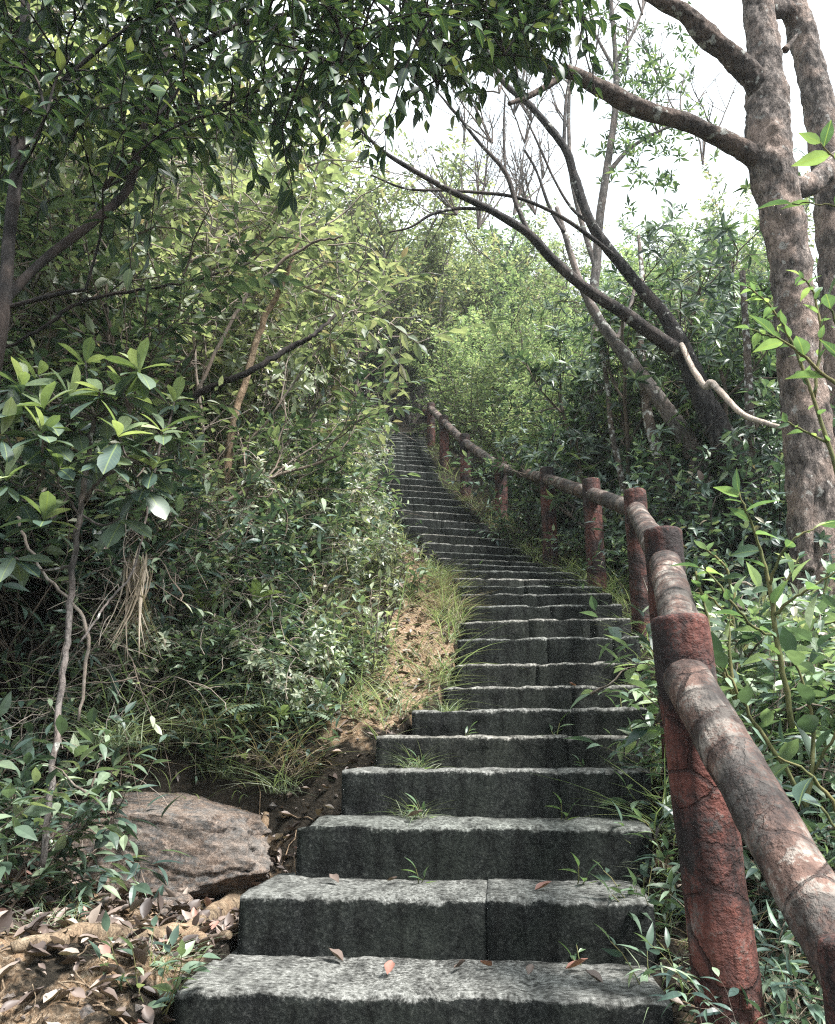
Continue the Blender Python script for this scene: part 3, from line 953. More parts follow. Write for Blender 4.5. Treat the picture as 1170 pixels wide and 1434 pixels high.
GT = traced_tree('bare_tree', [
    [(842, 560, 8.0, 14), (832, 430, 8.0, 13), (836, 369, 8.0, 13), (840, 310, 8.0, 12), (849, 246, 8.0, 11), (862, 154, 8.0, 9), (862, 77, 8.0, 7), (856, 0, 8.0, 6), (852, -70, 8.0, 4)],
    [(846, 250, 8.0, 7), (880, 210, 8.1, 6), (920, 185, 8.2, 4), (955, 170, 8.2, 3)],
    [(836, 380, 8.0, 8), (812, 300, 8.0, 7), (800, 240, 8.0, 6), (797, 160, 8.0, 5), (800, 110, 8.0, 3)],
    [(862, 100, 8.0, 5), (835, 50, 8.0, 4), (812, 10, 8.0, 3)],
    [(862, 90, 8.0, 5), (890, 40, 8.0, 4), (905, 0, 8.0, 3)],
], 'bark_grey', 'pale bare tree rising into the sky behind the leaning limbs', 10)
r = random.Random(5)
tb = Tubes()
anch = []
for (px, py) in [(862, 60), (858, 20), (812, 15), (900, 20), (890, 45), (800, 120), (797, 180), (860, 150), (835, 50), (955, 170), (945, 250), (925, 190), (700, 240), (720, 300), (690, 200), (760, 250), (735, 200), (650, 200), (670, 320), (720, 160), (750, 300), (640, 300), (745, 170), (700, 130), (770, 110), (880, 90), (930, 120), (830, 110), (680, 260), (735, 280), (1000, 190), (985, 230)]:
    anch.append((U(px, py, 8.0 + r.uniform(-.5, .8)), Vector((r.uniform(-.5, .2), 0, 1))))
bare_twigs(tb, r, anch, 110, .9, .3)
o = tb.build('branchwork', M['bark_grey'], GT); o.matrix_parent_inverse = Matrix.Translation(-GT.location)
lv = Leaves()
for i in range(220):
    p = U(r.gauss(905, 38), r.gauss(150, 65), 8.0 + r.uniform(-.3, .5))
    whorl(r, lv, p, Vector((r.gauss(0, .4), r.gauss(0, .4), 1)), .12, 6, 55)
o = lv.build('foliage', M['laurel'], T_LOWN, GT, False); o.matrix_parent_inverse = Matrix.Translation(-GT.location)

# ------------------------------------------------------------------ overhanging tree, upper left
OT = empty('overhanging_tree', (-1.75, 2.5, gz(-1.75, 2.5)), 0, 'dark glossy tree at the upper left with leafy sprays hanging over the steps', 'tree')
inv = Matrix.Translation(-OT.location)
limbs = [
    [(-60, 900, 2.5, 26), (-25, 620, 2.5, 23), (5, 430, 2.5, 20), (12, 340, 2.55, 17), (25, 220, 2.6, 18), (30, 100, 2.7, 14), (40, -60, 2.8, 12)],
    [(2, 425, 2.5, 14), (60, 365, 2.6, 13), (125, 315, 2.7, 13), (178, 265, 2.75, 12), (195, 205, 2.8, 12), (215, 120, 2.85, 11), (236, 50, 2.9, 10), (240, -20, 2.95, 9), (250, -90, 3.0, 8)],
    [(215, 100, 2.85, 8), (280, 60, 2.8, 8), (350, 30, 2.8, 7), (430, 15, 2.8, 7), (520, -10, 2.85, 6), (620, -20, 2.9, 5), (720, -10, 2.95, 4)],
    [(190, 215, 2.8, 7), (235, 180, 2.8, 7), (280, 165, 2.8, 6), (330, 140, 2.8, 5), (400, 110, 2.8, 4)],
    [(240, 20, 2.9, 8), (260, 90, 2.85, 6), (278, 150, 2.8, 5), (290, 190, 2.8, 4)],
    [(30, 160, 2.65, 7), (90, 110, 2.6, 6), (150, 60, 2.6, 5), (215, 10, 2.6, 4)],
    [(10, 430, 2.5, 7), (80, 412, 2.5, 6), (120, 405, 2.5, 4)],
    [(430, 15, 2.8, 5), (470, 50, 2.75, 4), (500, 90, 2.7, 3), (510, 120, 2.7, 2.4)],
    [(520, -10, 2.85, 5), (570, 40, 2.8, 4), (600, 90, 2.8, 3), (612, 120, 2.8, 2.4)],
]
nodes = []
tb = Tubes()
for i, pts in enumerate(limbs):
    P_, r_ = traced(pts, 8)
    if i == 0:
        t0 = Tubes(); t0.add(P_, r_, 14, .1, True, 0, 8)
        o = t0.build('trunk', M['black_twig'], OT); o.matrix_parent_inverse = inv
    else:
        tb.add(P_, r_, 9, .12, True, i, 10)
    nodes += P_
r = random.Random(21)
lv = Leaves()


def canopy_density(px, py):
    d = 0.0
    if py < 215 - .10 * px + 60 * (px < 420): d = 1.0
    if 380 < px < 660 and py < 205 - .25 * abs(px - 520): d = max(d, .9)
    if 640 < px < 850 and py < 95: d = max(d, .5 if py < 45 else .22)
    if px < 330 and 180 < py < 330: d = max(d, .4 - .3 * (py - 180) / 150)
    return d


count = 0
while count < 390:
    px, py = r.uniform(-40, 850), r.uniform(-70, 330)
    if r.random() > canopy_density(px, py): continue
    Y = r.uniform(2.2, 3.5)
    if px > 640: Y = r.uniform(2.6, 3.1)
    p = U(px, py, Y) + Vector((-.03, 0, .16))
    q = min(nodes, key=lambda n_: (n_ - p).length_squared)
    dv = p - q
    if dv.length > 1.0: continue
    mid = q.lerp(p, .5) + Vector((0, 0, .12 * dv.length)) + rvec(r, .02)
    a = [Vector(v) for v in smooth_line([q, mid, p], 4)]
    d = (p - mid).normalized()
    for j in range(5):
        d = (d + rvec(r, .15) + Vector((.04, 0, -.14))).normalized()
        a.append(a[-1] + d * .045)
    tb.add(a, [.0055 - .0042 * j / len(a) for j in range(len(a))], 4, 0, False)
    if r.random() < .3: nodes.append(p)
    twig_leaves(r, lv, a[3:], r.uniform(.062, .09), .42, 58, .36, .05)
    if r.random() < .6:
        s = [a[5], a[5] + rvec(r, .05) + Vector((0, 0, -.03)), a[5] + rvec(r, .09) + Vector((0, 0, -.11))]
        tb.add(s, [.003, .002, .0015], 4, 0, False)
        twig_leaves(r, lv, s, .075, .42, 55, .36, .1)
    count += 1
o = tb.build('branches', M['black_twig'], OT); o.matrix_parent_inverse = inv
o = lv.build('crown', M['canopy'], T_ELL, OT, True); o.matrix_parent_inverse = inv
print('canopy leaves', len(lv))

# ------------------------------------------------------------------ prototypes
PROTO['olive_a'] = shrub('thicket_shrub', 31, 'olive', T_MID, .105, 2.3, 6, .45, (8, 5), 2, 'alt', 'pale_twig', .42, 130, ratio=.46, t0=.34)
PROTO['olive_b'] = shrub('thicket_shrub', 32, 'olive', T_MID, .10, 2.0, 6, .5, (8, 5), 2, 'whorl', 'pale_twig', .6, 130, ratio=.46, wk=6, t0=.34)
PROTO['mid_a'] = shrub('thicket_shrub', 33, 'mid', T_MID, .09, 2.1, 6, .5, (8, 6), 2, 'alt', 'twig', .42, 90, ratio=.46, t0=.3)
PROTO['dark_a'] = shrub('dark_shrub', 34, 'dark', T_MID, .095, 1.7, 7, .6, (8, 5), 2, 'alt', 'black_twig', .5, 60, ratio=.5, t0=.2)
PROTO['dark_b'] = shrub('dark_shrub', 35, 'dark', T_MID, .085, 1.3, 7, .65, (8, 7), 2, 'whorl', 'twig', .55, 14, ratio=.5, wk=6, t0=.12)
PROTO['bank_a'] = shrub('low_shrub', 45, 'mid', T_ELL, .10, .85, 7, .7, (6, 4), 2, 'alt', 'twig', .5, 24, ratio=.55, t0=.15)
PROTO['bank_b'] = shrub('low_shrub', 46, 'dark', T_LAN, .11, .75, 7, .8, (5, 4), 2, 'alt', 'twig', .5, 24, ratio=.6, t0=.15)
PROTO['bank_c'] = shrub('low_shrub', 47, 'olive', T_MID, .07, .8, 8, .7, (6, 5), 2, 'whorl', 'pale_twig', .5, 80, ratio=.55, t0=.2, wk=4)
PROTO['sunny_a'] = shrub('fine_leaved_bush', 36, 'sunny', T_LOW, .07, 2.4, 8, .5, (9, 8), 2, 'alt', 'twig', .36, 10, ratio=.45, t0=.15)
PROTO['sunny_b'] = shrub('fine_leaved_bush', 37, 'sunny', T_LOW, .072, 2.0, 8, .55, (9, 8), 2, 'alt', 'twig', .36, 10, ratio=.45, t0=.15)
PROTO['laurel'] = shrub('laurel_tree', 38, 'laurel', T_LAN, .125, 3.6, 6, .38, (12, 9), 2, 'whorl', 'twig', .6, 30, ratio=.36, t0=.15, wk=8, part='crown', stem_part='trunk')
PROTO['hill_a'] = shrub('hillside_tree', 39, 'sunny', T_LOW, .135, 4.0, 5, .45, (11, 9), 2, 'alt', 'bark_grey', .26, 0, ratio=.32, t0=.2, part='crown', stem_part='trunk')
PROTO['hill_b'] = shrub('hillside_tree', 40, 'mid', T_LOW, .135, 4.2, 5, .45, (11, 9), 2, 'alt', 'bark_grey', .26, 0, ratio=.32, t0=.2, part='crown', stem_part='trunk')
PROTO['hill_c'] = shrub('hillside_tree', 41, 'olive', T_LOW, .11, 4.4, 4, .3, (11, 10), 2, 'alt', 'bark_grey', .3, 0, ratio=.36, t0=.2, part='crown', stem_part='trunk')


def herb(name, seed, mat, T, leaf, h, n=3, lean=.4, spacing=.6, stem='green_stem', droop=.1, whorls=False):
    r = random.Random(seed)
    root = empty(name)
    tb, lv = Tubes(), Leaves()
    for i in range(n):
        th = r.uniform(0, 6.28)
        d = Vector((math.cos(th) * lean, math.sin(th) * lean, 1)).normalized()
        pts = [Vector((r.gauss(0, .015), r.gauss(0, .015), -.03))]
        L = h * r.uniform(.6, 1.1)
        for j in range(7):
            d = (d + rvec(r, .1) + Vector((0, 0, .02))).normalized()
            pts.append(pts[-1] + d * L / 7)
        tb.add(pts, [max(.0012, .0012 + h * .006 * (1 - j / 8)) for j in range(8)], 5, 0, False)
        twig_leaves(r, lv, pts, leaf, spacing, 60, droop, .15)
        if whorls: whorl(r, lv, pts[-1], d, leaf, 6, 50)
    tb.build('stem', M[stem], root)
    lv.build('leaves', M[mat], T, root, True)
    return root


def tangle(seed, mat='mid', n=46, h=.8):
    """thicket of bare arching stems with a few leaves"""
    r = random.Random(seed)
    root = empty('bramble')
    tb, lv = Tubes(), Leaves()
    for i in range(n):
        th = r.uniform(0, 6.283)
        d = Vector((math.cos(th) * .7, math.sin(th) * .7, r.uniform(.4, 1.6))).normalized()
        pts = [Vector((r.gauss(0, .04), r.gauss(0, .04), -.05))]
        L = h * r.uniform(.5, 1.5)
        for j in range(12):
            d = (d + rvec(r, .17) + Vector((0, 0, -.09))).normalized()
            pts.append(pts[-1] + d * L / 12)
        r0 = r.uniform(.0018, .0042)
        tb.add(pts, [r0 * (1 - .6 * j / 12) for j in range(13)], 4, 0, False)
        for k in range(3):
            s0 = pts[r.randrange(4, 12)]
            d2 = rvec(r).normalized()
            q = [s0]
            for j in range(5):
                d2 = (d2 + rvec(r, .25)).normalized()
                q.append(q[-1] + d2 * .05)
            tb.add(q, [r0 * .6] * 6, 4, 0, False)
        if r.random() < .55: twig_leaves(r, lv, pts[6:], .06, 1.0, 60, .1)
    tb.build('stem', M['pale_twig' if seed % 2 else 'twig'], root)
    lv.build('leaves', M[mat], T_MID, root, False)
    return root


def fern(seed, n=7, L=.45):
    r = random.Random(seed)
    root = empty('fern')
    for i in range(n):
        tb, lv = Tubes(), Leaves()
        th = 6.283 * i / n + r.uniform(-.3, .3)
        d = Vector((math.cos(th), math.sin(th), 1.3)).normalized()
        pts = [Vector((0, 0, -.02))]
        l = L * r.uniform(.7, 1.15)
        for j in range(14):
            d = (d + Vector((0, 0, -.13)) + rvec(r, .02)).normalized()
            pts.append(pts[-1] + d * l / 14)
        tb.add(pts, [.003 - .0022 * j / 14 for j in range(15)], 4, 0, False)
        for j in range(2, 28):
            t = j / 28
            q = t * 14; k = min(int(q), 13)
            p = pts[k].lerp(pts[k + 1], q - k)
            dd = (pts[k + 1] - pts[k]).normalized()
            s = dd.cross(Vector((0, 0, 1))).normalized()
            up = s.cross(dd)
            for sg in (-1, 1):
                lv.add(p, s * sg + dd * .45, up, l * .30 * math.sin(math.pi * min(1, .12 + t * .95)) ** .8 + .01, 1.0)
        f = lv.build('frond', M['fern'], T_PINNA, root, False)
        tb.build('stalk', M['green_stem'], f)
    return root


def tuft(name, seed, mat, n=60, L=.32, spread=.5, wid=1.0):
    r = random.Random(seed)
    lv = Leaves()
    for i in range(n):
        th = r.uniform(0, 6.283)
        d = Vector((math.cos(th) * spread * r.random(), math.sin(th) * spread * r.random(), 1))
        lv.add((r.gauss(0, .06), r.gauss(0, .06), -.02), d + rvec(r, .15), rvec(r, .3) + Vector((math.cos(th), math.sin(th), .25)) * -1 + Vector((0, 0, 1.0)), L * r.uniform(.25, 1.25), wid * r.uniform(.7, 1.3))
    return lv.build(name, M[mat], T_BLADE, None, False)


PROTO['herb_a'] = herb('leafy_weed', 51, 'mid', T_ELL, .085, .38, 9, .6, .5)
PROTO['herb_b'] = herb('leafy_weed', 52, 'dark', T_LAN, .11, .42, 9, .65, .5)
PROTO['herb_c'] = herb('leafy_weed', 53, 'bright', T_ELL, .07, .32, 10, .6, .5)
PROTO['herb_d'] = herb('leafy_weed', 54, 'olive', T_MID, .06, .5, 11, .55, .45, 'twig')
PROTO['lance'] = herb('lance_leaved_weed', 55, 'mid', T_LAN, .085, .3, 5, .6, .4)
PROTO['seedling'] = herb('seedling', 56, 'rosette_young', T_OBO, .10, .3, 2, .25, .7, whorls=True)
PROTO['sprout'] = herb('leafy_weed', 57, 'bright', T_LAN, .05, .09, 2, .5, .6)
PROTO['fern_a'] = fern(61)
PROTO['fern_b'] = fern(62, 5, .55)
PROTO['tuft_a'] = tuft('grass_tuft', 63, 'grass', 110, .30, 1.2, .8)
PROTO['tuft_b'] = tuft('grass_tuft', 64, 'grass', 60, .42, .9, .7)
PROTO['straw'] = tuft('dry_grass_tuft', 65, 'straw', 110, .4, 1.0, .8)

PROTO['tangle_a'] = tangle(71)
PROTO['tangle_b'] = tangle(72, 'olive', 40, .9)

# ------------------------------------------------------------------ placements
def left_of(Y, off): return float(np.interp(Y, PY, PC) - np.interp(Y, PY, PW)) - off


def right_of(Y, off): return float(np.interp(Y, PY, PC) + np.interp(Y, PY, PW)) + off


LEFT_ZONES = [
    ('tangled grey-stemmed thicket shrub on the bank above the boulder', 'thicket above the boulder',
     [('dark_a', 3.6, 1.75, .9), ('mid_a', 4.2, 1.75, .9), ('olive_b', 4.3, 2.60, 1.1), ('mid_a', 3.6, 2.70, 1.0), ('olive_a', 4.9, 1.65, .9), ('dark_a', 3.0, 2.10, .8)]),
    ('olive-leaved thicket shrub on the bank above the bare earth strip', 'thicket above the bare earth',
     [('olive_a', 5.0, 2.40, 1.1), ('olive_b', 5.7, 1.55, .95), ('olive_a', 5.8, 2.30, 1.2), ('mid_a', 6.5, 1.93, .85), ('olive_b', 6.6, 2.63, 1.2), ('olive_a', 5.2, 3.40, 1.3)]),
    ('tall olive thicket shrub lining the left side of the middle steps', 'thicket along the middle steps',
     [('olive_a', 7.3, 2.20, .95), ('olive_b', 7.4, 2.85, 1.25), ('olive_a', 8.3, 2.05, 1.0), ('olive_b', 8.4, 2.55, 1.3), ('olive_a', 7.0, 3.53, 1.45), ('mid_a', 8.7, 3.55, 1.4)]),
    ('thicket shrub crowding the left edge of the upper steps', 'thicket along the upper steps',
     [('mid_a', 9.4, 1.95, .85), ('olive_a', 9.6, 2.35, 1.25), ('olive_b', 10.4, 1.79, .95), ('olive_a', 10.8, 2.39, 1.35), ('mid_a', 11.4, 1.79, .9), ('olive_b', 12.0, 2.29, 1.3), ('mid_a', 12.6, 1.84, .95), ('olive_a', 9.8, 3.65, 1.5), ('olive_b', 11.5, 3.59, 1.5), ('olive_a', 13.4, 2.39, 1.3)]),
]
for lab, grp, lst in LEFT_ZONES:
    for key, Y, off, s in lst:
        place(key, left_of(Y, off), Y, s * rng.uniform(.92, 1.08), None, lab, 'shrub', grp)

RIGHT_ZONES = [
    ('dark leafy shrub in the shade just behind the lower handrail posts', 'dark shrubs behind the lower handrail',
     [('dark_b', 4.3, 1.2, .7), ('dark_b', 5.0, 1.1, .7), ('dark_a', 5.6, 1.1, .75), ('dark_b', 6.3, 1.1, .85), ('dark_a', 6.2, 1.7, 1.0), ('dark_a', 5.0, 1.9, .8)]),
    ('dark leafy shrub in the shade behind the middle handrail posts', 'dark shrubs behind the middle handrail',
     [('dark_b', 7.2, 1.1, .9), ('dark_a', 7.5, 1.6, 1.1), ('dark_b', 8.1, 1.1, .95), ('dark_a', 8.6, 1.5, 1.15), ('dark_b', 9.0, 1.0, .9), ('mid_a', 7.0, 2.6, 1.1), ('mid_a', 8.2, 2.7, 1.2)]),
    ('fine-leaved yellow-green bush in the light above the upper handrail', 'yellow-green bushes above the upper handrail',
     [('sunny_b', 9.9, 1.5, 1.0), ('sunny_a', 10.2, 2.3, 1.15), ('sunny_b', 11.0, 1.45, 1.1), ('sunny_a', 11.6, 2.4, 1.25), ('sunny_a', 12.3, 1.4, 1.15), ('sunny_b', 13.4, 1.3, 1.2), ('sunny_a', 13.3, 2.1, 1.35), ('sunny_b', 11.0, 3.1, 1.3)]),
]
for lab, grp, lst in RIGHT_ZONES:
    for key, Y, off, s in lst:
        place(key, right_of(Y, off), Y, s * rng.uniform(.94, 1.06), None, lab, 'bush' if 'bush' in lab else 'shrub', grp)

for key, x, Y, s, lab in (
    ('laurel', 2.05, 7.4, 1.0, 'dark laurel-like tree with whorled leaves behind the leaning trunks'),
    ('laurel', 3.1, 7.0, 1.1, 'dense dark laurel-like tree framed between leaning and large trunks'),
    ('laurel', 3.6, 8.6, 1.15, 'laurel-like tree farther back, partly behind the large trunk'),
    ('laurel', 2.4, 9.6, .95, 'laurel-like tree behind the pale bare tree'),
    ('laurel', 2.35, 6.5, .92, 'nearest dark laurel-like tree, between the grey leaning trunk and the large trunk'),
    ('laurel', 4.6, 7.2, 1.1, 'laurel-like tree cut by the right edge of the view')):
    place(key, x, Y, s, None, lab, 'tree')

# trees on the hillside beyond the top of the steps
r = random.Random(77)
HZ = [(15.2, (-2.4, -1.2, .5, 2.0, 3.8, 5.8), 'bushy tree closing the view just above the top step', 'trees just above the top step'),
      (17.5, (-6.5, -4.6, -2.6, -.6, 1.2, 3.0, 5.0, 7.2), 'bushy tree on the lower hillside beyond the steps', 'trees on the lower hillside'),
      (20.5, (-8, -5.6, -3.2, -1, 1.2, 3.4, 5.8, 8.4), 'bushy tree on the lower hillside beyond the steps', 'trees on the lower hillside'),
      (24.5, (-10, -7, -4, -1.2, 1.6, 4.4, 7.4, 10.5), 'small bushy tree on the upper hillside under the sky', 'trees on the upper hillside'),
      (29.5, (-12, -8.5, -5, -1.6, 1.8, 5.4, 9, 13), 'small bushy tree on the upper hillside under the sky', 'trees on the upper hillside')]
for Y, xs, lab, grp in HZ:
    for x in xs:
        key = r.choice(['hill_a', 'hill_b', 'hill_b', 'hill_c'])
        if Y < 16: key = 'hill_b' if x < 0 else 'hill_a'
        s = r.uniform(.95, 1.25) * (1 + .012 * (Y - 15)) * (.74 if Y < 16 else 1)
        place(key, x + r.uniform(-.5, .5), Y + r.uniform(-.9, .9), s, None, lab, 'tree', grp)
for x, Y, s in ((-.9, 16.2, 1.4), (-.15, 16.8, 1.2), (-2.2, 16.5, 1.6), (.7, 17.5, 1.15), (-1.7, 15.0, 1.3), (-2.9, 13.6, 1.2), (-4.2, 14.0, 1.25), (-5.8, 11.5, 1.15), (-5.2, 8.6, 1.05), (-4.6, 6.6, 1.0)):
    place('hill_c', x, Y, s, None, 'tall slender-stemmed tree rising behind the left thicket', 'tree', 'trees behind the left thicket')

# ------------------------------------------------------------------ low plants on the banks
for key, px, Y, s, lab, grp in [
    (k_, x_, y_, s_, l_, g_) for grp_, l_, g_ in (
        ([('bank_a', 150, 3.9, 1.0), ('bank_b', 250, 4.1, .9), ('bank_c', 345, 4.6, .7), ('bank_a', 400, 4.6, .55), ('bank_b', 160, 4.5, .8), ('bank_c', 470, 4.7, .6), ('bank_a', 300, 3.78, .6), ('bank_c', 370, 3.85, .6), ('bank_b', 180, 3.72, .65), ('bank_a', 420, 4.05, .5), ('bank_c', 215, 3.66, .45), ('bank_a', 265, 3.7, .45), ('bank_b', 320, 3.72, .45), ('bank_c', 400, 3.75, .4), ('bank_a', 450, 3.95, .4), ('bank_b', 350, 4.15, .7)], 'low tangled shrub on the bank behind the boulder', 'low shrubs behind the boulder'),
        ([('bank_c', 350, 5.3, .7), ('bank_a', 430, 5.3, .8), ('bank_c', 460, 5.7, .65), ('bank_a', 420, 6.0, .95), ('bank_a', 480, 6.4, .6), ('bank_c', 430, 6.6, .9), ('bank_a', 280, 5.5, .8)], 'low leafy shrub on the slope above the bare earth strip', 'low shrubs above the bare earth'),
        ([('bank_a', 475, 7.4, .6), ('bank_c', 430, 7.9, .9), ('bank_a', 460, 8.5, .55), ('bank_c', 470, 9.2, .9), ('bank_a', 485, 10.2, .7), ('bank_c', 490, 11.3, .8), ('bank_a', 498, 12.5, .7)], 'low leafy shrub at the foot of the thicket left of the upper steps', 'low shrubs left of the upper steps'),
        ([('bank_b', 20, 3.0, .9), ('bank_a', -25, 3.4, .8), ('bank_b', 35, 3.7, 1.0), ('bank_a', -10, 2.6, .75), ('bank_b', 0, 2.75, .6), ('bank_c', 10, 3.8, 1.0)], 'low shaded shrub at the left edge beside the boulder', 'low shrubs left of the boulder'),
        ([('bank_a', 1090, 3.0, 1.0), ('bank_b', 1150, 2.6, .9), ('bank_a', 1110, 3.6, .8), ('bank_b', 1050, 2.5, .7), ('bank_c', 1090, 3.9, 1.0), ('bank_b', 1130, 2.1, .6), ('bank_a', 1160, 3.4, 1.1), ('bank_a', 1100, 4.4, .7), ('bank_b', 1130, 1.75, .45), ('bank_b', 1080, 1.9, .45)], 'low leafy shrub outside the near handrail below the large trunk', 'low shrubs outside the near handrail'),
        ([('bank_b', 900, 5.6, .6), ('bank_a', 835, 6.9, .6), ('bank_b', 740, 8.0, .8), ('bank_a', 1110, 4.9, .6)], 'low shrub in the shade under the middle rail', 'low shrubs under the middle rail'))
    for k_, x_, y_, s_ in grp_]:
    p = U(px, 900, Y)
    place(key, p.x, Y, s, None, lab, 'shrub', grp)

def scatter(keys, n, fy, fo, side, s, lab, cat, grp, seed, avoid=None):
    r = random.Random(seed)
    k = 0
    while k < n:
        Y = r.uniform(*fy)
        off = r.uniform(*fo)
        x = left_of(Y, off) if side < 0 else right_of(Y, off)
        if side < 0 and Y < 3.58 and off < 1.25 and not (avoid == 'ok'): continue
        place(r.choice(keys), x, Y, s * r.uniform(.75, 1.25), None, lab, cat, grp, tilt=(r.uniform(-.15, .15), r.uniform(-.15, .15)))
        k += 1


scatter(['herb_a', 'herb_b', 'herb_d'], 36, (3.6, 5.4), (.35, 1.6), -1, .85, 'leafy weed on the bank behind the boulder', 'weed', 'weeds behind the boulder', 1)
scatter(['herb_a', 'herb_c', 'herb_d'], 22, (5.4, 7.6), (.5, 1.5), -1, 1.0, 'leafy weed on the slope above the bare earth strip', 'weed', 'weeds above the bare earth', 2)
scatter(['herb_a', 'herb_c', 'herb_d'], 18, (7.4, 11.0), (.3, .9), -1, .9, 'leafy weed at the left edge of the upper steps', 'weed', 'weeds left of the upper steps', 3)
scatter(['herb_b', 'herb_a'], 16, (2.35, 3.6), (1.5, 2.1), -1, .85, 'leafy weed in the shade at the left of the boulder', 'weed', 'weeds left of the boulder', 4)
scatter(['tuft_a', 'tuft_b'], 9, (3.62, 4.6), (.05, .95), -1, .62, 'grass tuft growing at the top of the boulder', 'grass tuft', 'grass tufts above the boulder', 5)
scatter(['tuft_a', 'tuft_a', 'straw'], 14, (4.9, 6.4), (.0, .2), -1, .5, 'grass tuft on the earth strip at the step ends', 'grass tuft', 'grass tufts on the earth strip', 6)
scatter(['tuft_a', 'straw'], 12, (4.4, 6.6), (.55, 1.0), -1, .6, 'grass tuft on the bank above the earth strip', 'grass tuft', 'grass tufts on the bank', 7)
scatter(['tuft_a', 'tuft_a', 'tuft_b'], 14, (4.4, 7.0), (.06, .34), 1, .62, 'grass tuft between the steps and the middle handrail posts', 'grass tuft', 'grass tufts by the middle posts', 8)
scatter(['tuft_a', 'straw'], 12, (7.0, 12.5), (.03, .25), 1, .6, 'grass tuft between the upper steps and the handrail', 'grass tuft', 'grass tufts by the upper posts', 9)
scatter(['lance', 'lance', 'tuft_a'], 16, (2.05, 3.9), (.03, .16), 1, .72, 'narrow-leaved weed in the strip beside the bottom steps', 'weed', 'weeds in the strip beside the bottom steps', 10)
scatter(['herb_a', 'herb_b', 'fern_a'], 20, (2.2, 4.4), (.9, 1.8), 1, 1.0, 'leafy plant below the handrail on its outer side', 'plant', 'plants on the outer side of the handrail', 11)
scatter(['fern_b', 'herb_b', 'herb_a'], 14, (4.6, 7.5), (.75, 1.3), 1, .85, 'low plant in the shade under the middle handrail', 'plant', 'plants under the middle handrail', 12)
for px, py, dy, s, key, lab in (
    (335, 870, .25, 1.25, 'fern_a', 'pale arching fern at the middle of the left bank'),
    (395, 990, .2, .8, 'fern_b', 'low fern just above the boulder'),
    (275, 870, .2, .8, 'fern_b', 'shaded fern beside the hanging straw'),
    (350, 1010, .2, 1.1, 'seedling', 'upright seedling with yellow-tipped leaves above the boulder'),
    (300, 830, .35, 1.7, 'seedling', 'pale-leaved seedling at the centre of the left thicket'),
    (500, 800, .1, .8, 'seedling', 'seedling with a russet leaf near the top of the earth strip')):
    p = hit(px, py, 3.2)
    Y = p.y - dy
    x = U(px, py, Y).x
    place(key, x, Y, s, None, lab, 'fern' if 'fern' in key else 'seedling')
r = random.Random(303)
for i in range(30):
    px, py = r.uniform(110, 440), r.uniform(1020, 1105)
    p = hit(px, py, 3.3)
    place(r.choice(['herb_a', 'herb_b', 'herb_d', 'tuft_a', 'lance', 'straw']), p.x, p.y, r.uniform(.4, .7), None, 'small weed or grass rooted at the top edge of the boulder', 'weed', 'weeds at the top edge of the boulder')
for px, py, s, lab in ((172, 1010, 1.25, 'tall pale grass blades left of the boulder top'), (245, 1000, 1.1, 'tall arching grass behind the boulder top'), (425, 930, 1.0, 'long grass on the bank beside the earth strip'),
                       (525, 905, .9, 'grass spilling onto the lower end of the earth strip'), (470, 840, .9, 'long grass halfway up the bank'), (560, 850, .7, 'grass clump on the left margin of the earth strip')):
    p = hit(px, py, 3.2)
    place('tuft_b', p.x, p.y, s, None, lab, 'grass tuft')
for i in range(7):
    px, py = r.uniform(0, 330), r.uniform(1250, 1425)
    if px > 90 and py < 1330: px *= .3
    p = hit(px, py, 1.7)
    place(r.choice(['sprout', 'herb_a', 'lance', 'tuft_a']), p.x, p.y, r.uniform(.3, .55), None, 'small weed poking through the leaf litter', 'weed', 'weeds in the leaf litter')
for i in range(16):
    px, py = r.choice([(560, 780), (590, 830), (575, 880), (600, 920), (560, 950), (630, 850), (520, 960)])
    p = hit(px + r.gauss(0, 16), py + r.gauss(0, 14), 3.4)
    place(r.choice(['sprout', 'herb_d', 'straw', 'tuft_a']), p.x, p.y, r.uniform(.3, .55), None, 'small weed or dry tuft growing on the bare earth strip', 'weed', 'weeds on the bare earth strip')
for i, (px, py, s) in enumerate([(120, 760, 1.0), (180, 840, 1.0), (250, 780, 1.0), (300, 900, .8), (380, 760, .9), (220, 930, .8), (60, 850, 1.0), (420, 690, .9), (340, 700, 1.1), (150, 650, 1.2), (440, 850, .6), (90, 960, .8)]):
    p = hit(px, py, 3.0)
    place('tangle_a' if i % 2 else 'tangle_b', p.x, p.y - .1, s, None, 'tangle of thin bare stems with a few leaves on the left bank', 'bramble', 'tangles of bare stems on the left bank')
for i, (px, py, s) in enumerate([(930, 620, 1.2), (1010, 760, 1.0), (850, 640, 1.2), (1080, 830, .9), (1060, 700, 1.1)]):
    p = hit(px, py + 60, 4.5)
    place('tangle_a', p.x, p.y, s, None, 'tangle of thin bare stems in the shade behind the handrail', 'bramble', 'tangles of bare stems behind the handrail')
for px, Y in ((1085, 2.0), (1040, 2.25), (1120, 1.8)):
    p = U(px, 1300, Y)
    place('straw', p.x, Y, .6, None, 'dry straw-coloured grass tuft at the foot of the near post', 'grass tuft', 'dry tufts at the foot of the near post')
for px, py, Y, s, lab in ((345, 1085, 3.62, .75, 'green grass tuft hanging over the top of the boulder'),
                          (395, 1120, 3.45, .7, 'yellowing grass tuft between the boulder and the steps'),
                          (165, 1010, 3.3, 1.0, 'tall thin grass tuft behind the boulder, left'),):
    p = U(px, py, Y)
    place('tuft_a', p.x, Y, s, None, lab, 'grass tuft', None, max(gz(p.x, Y), p.z - .08))

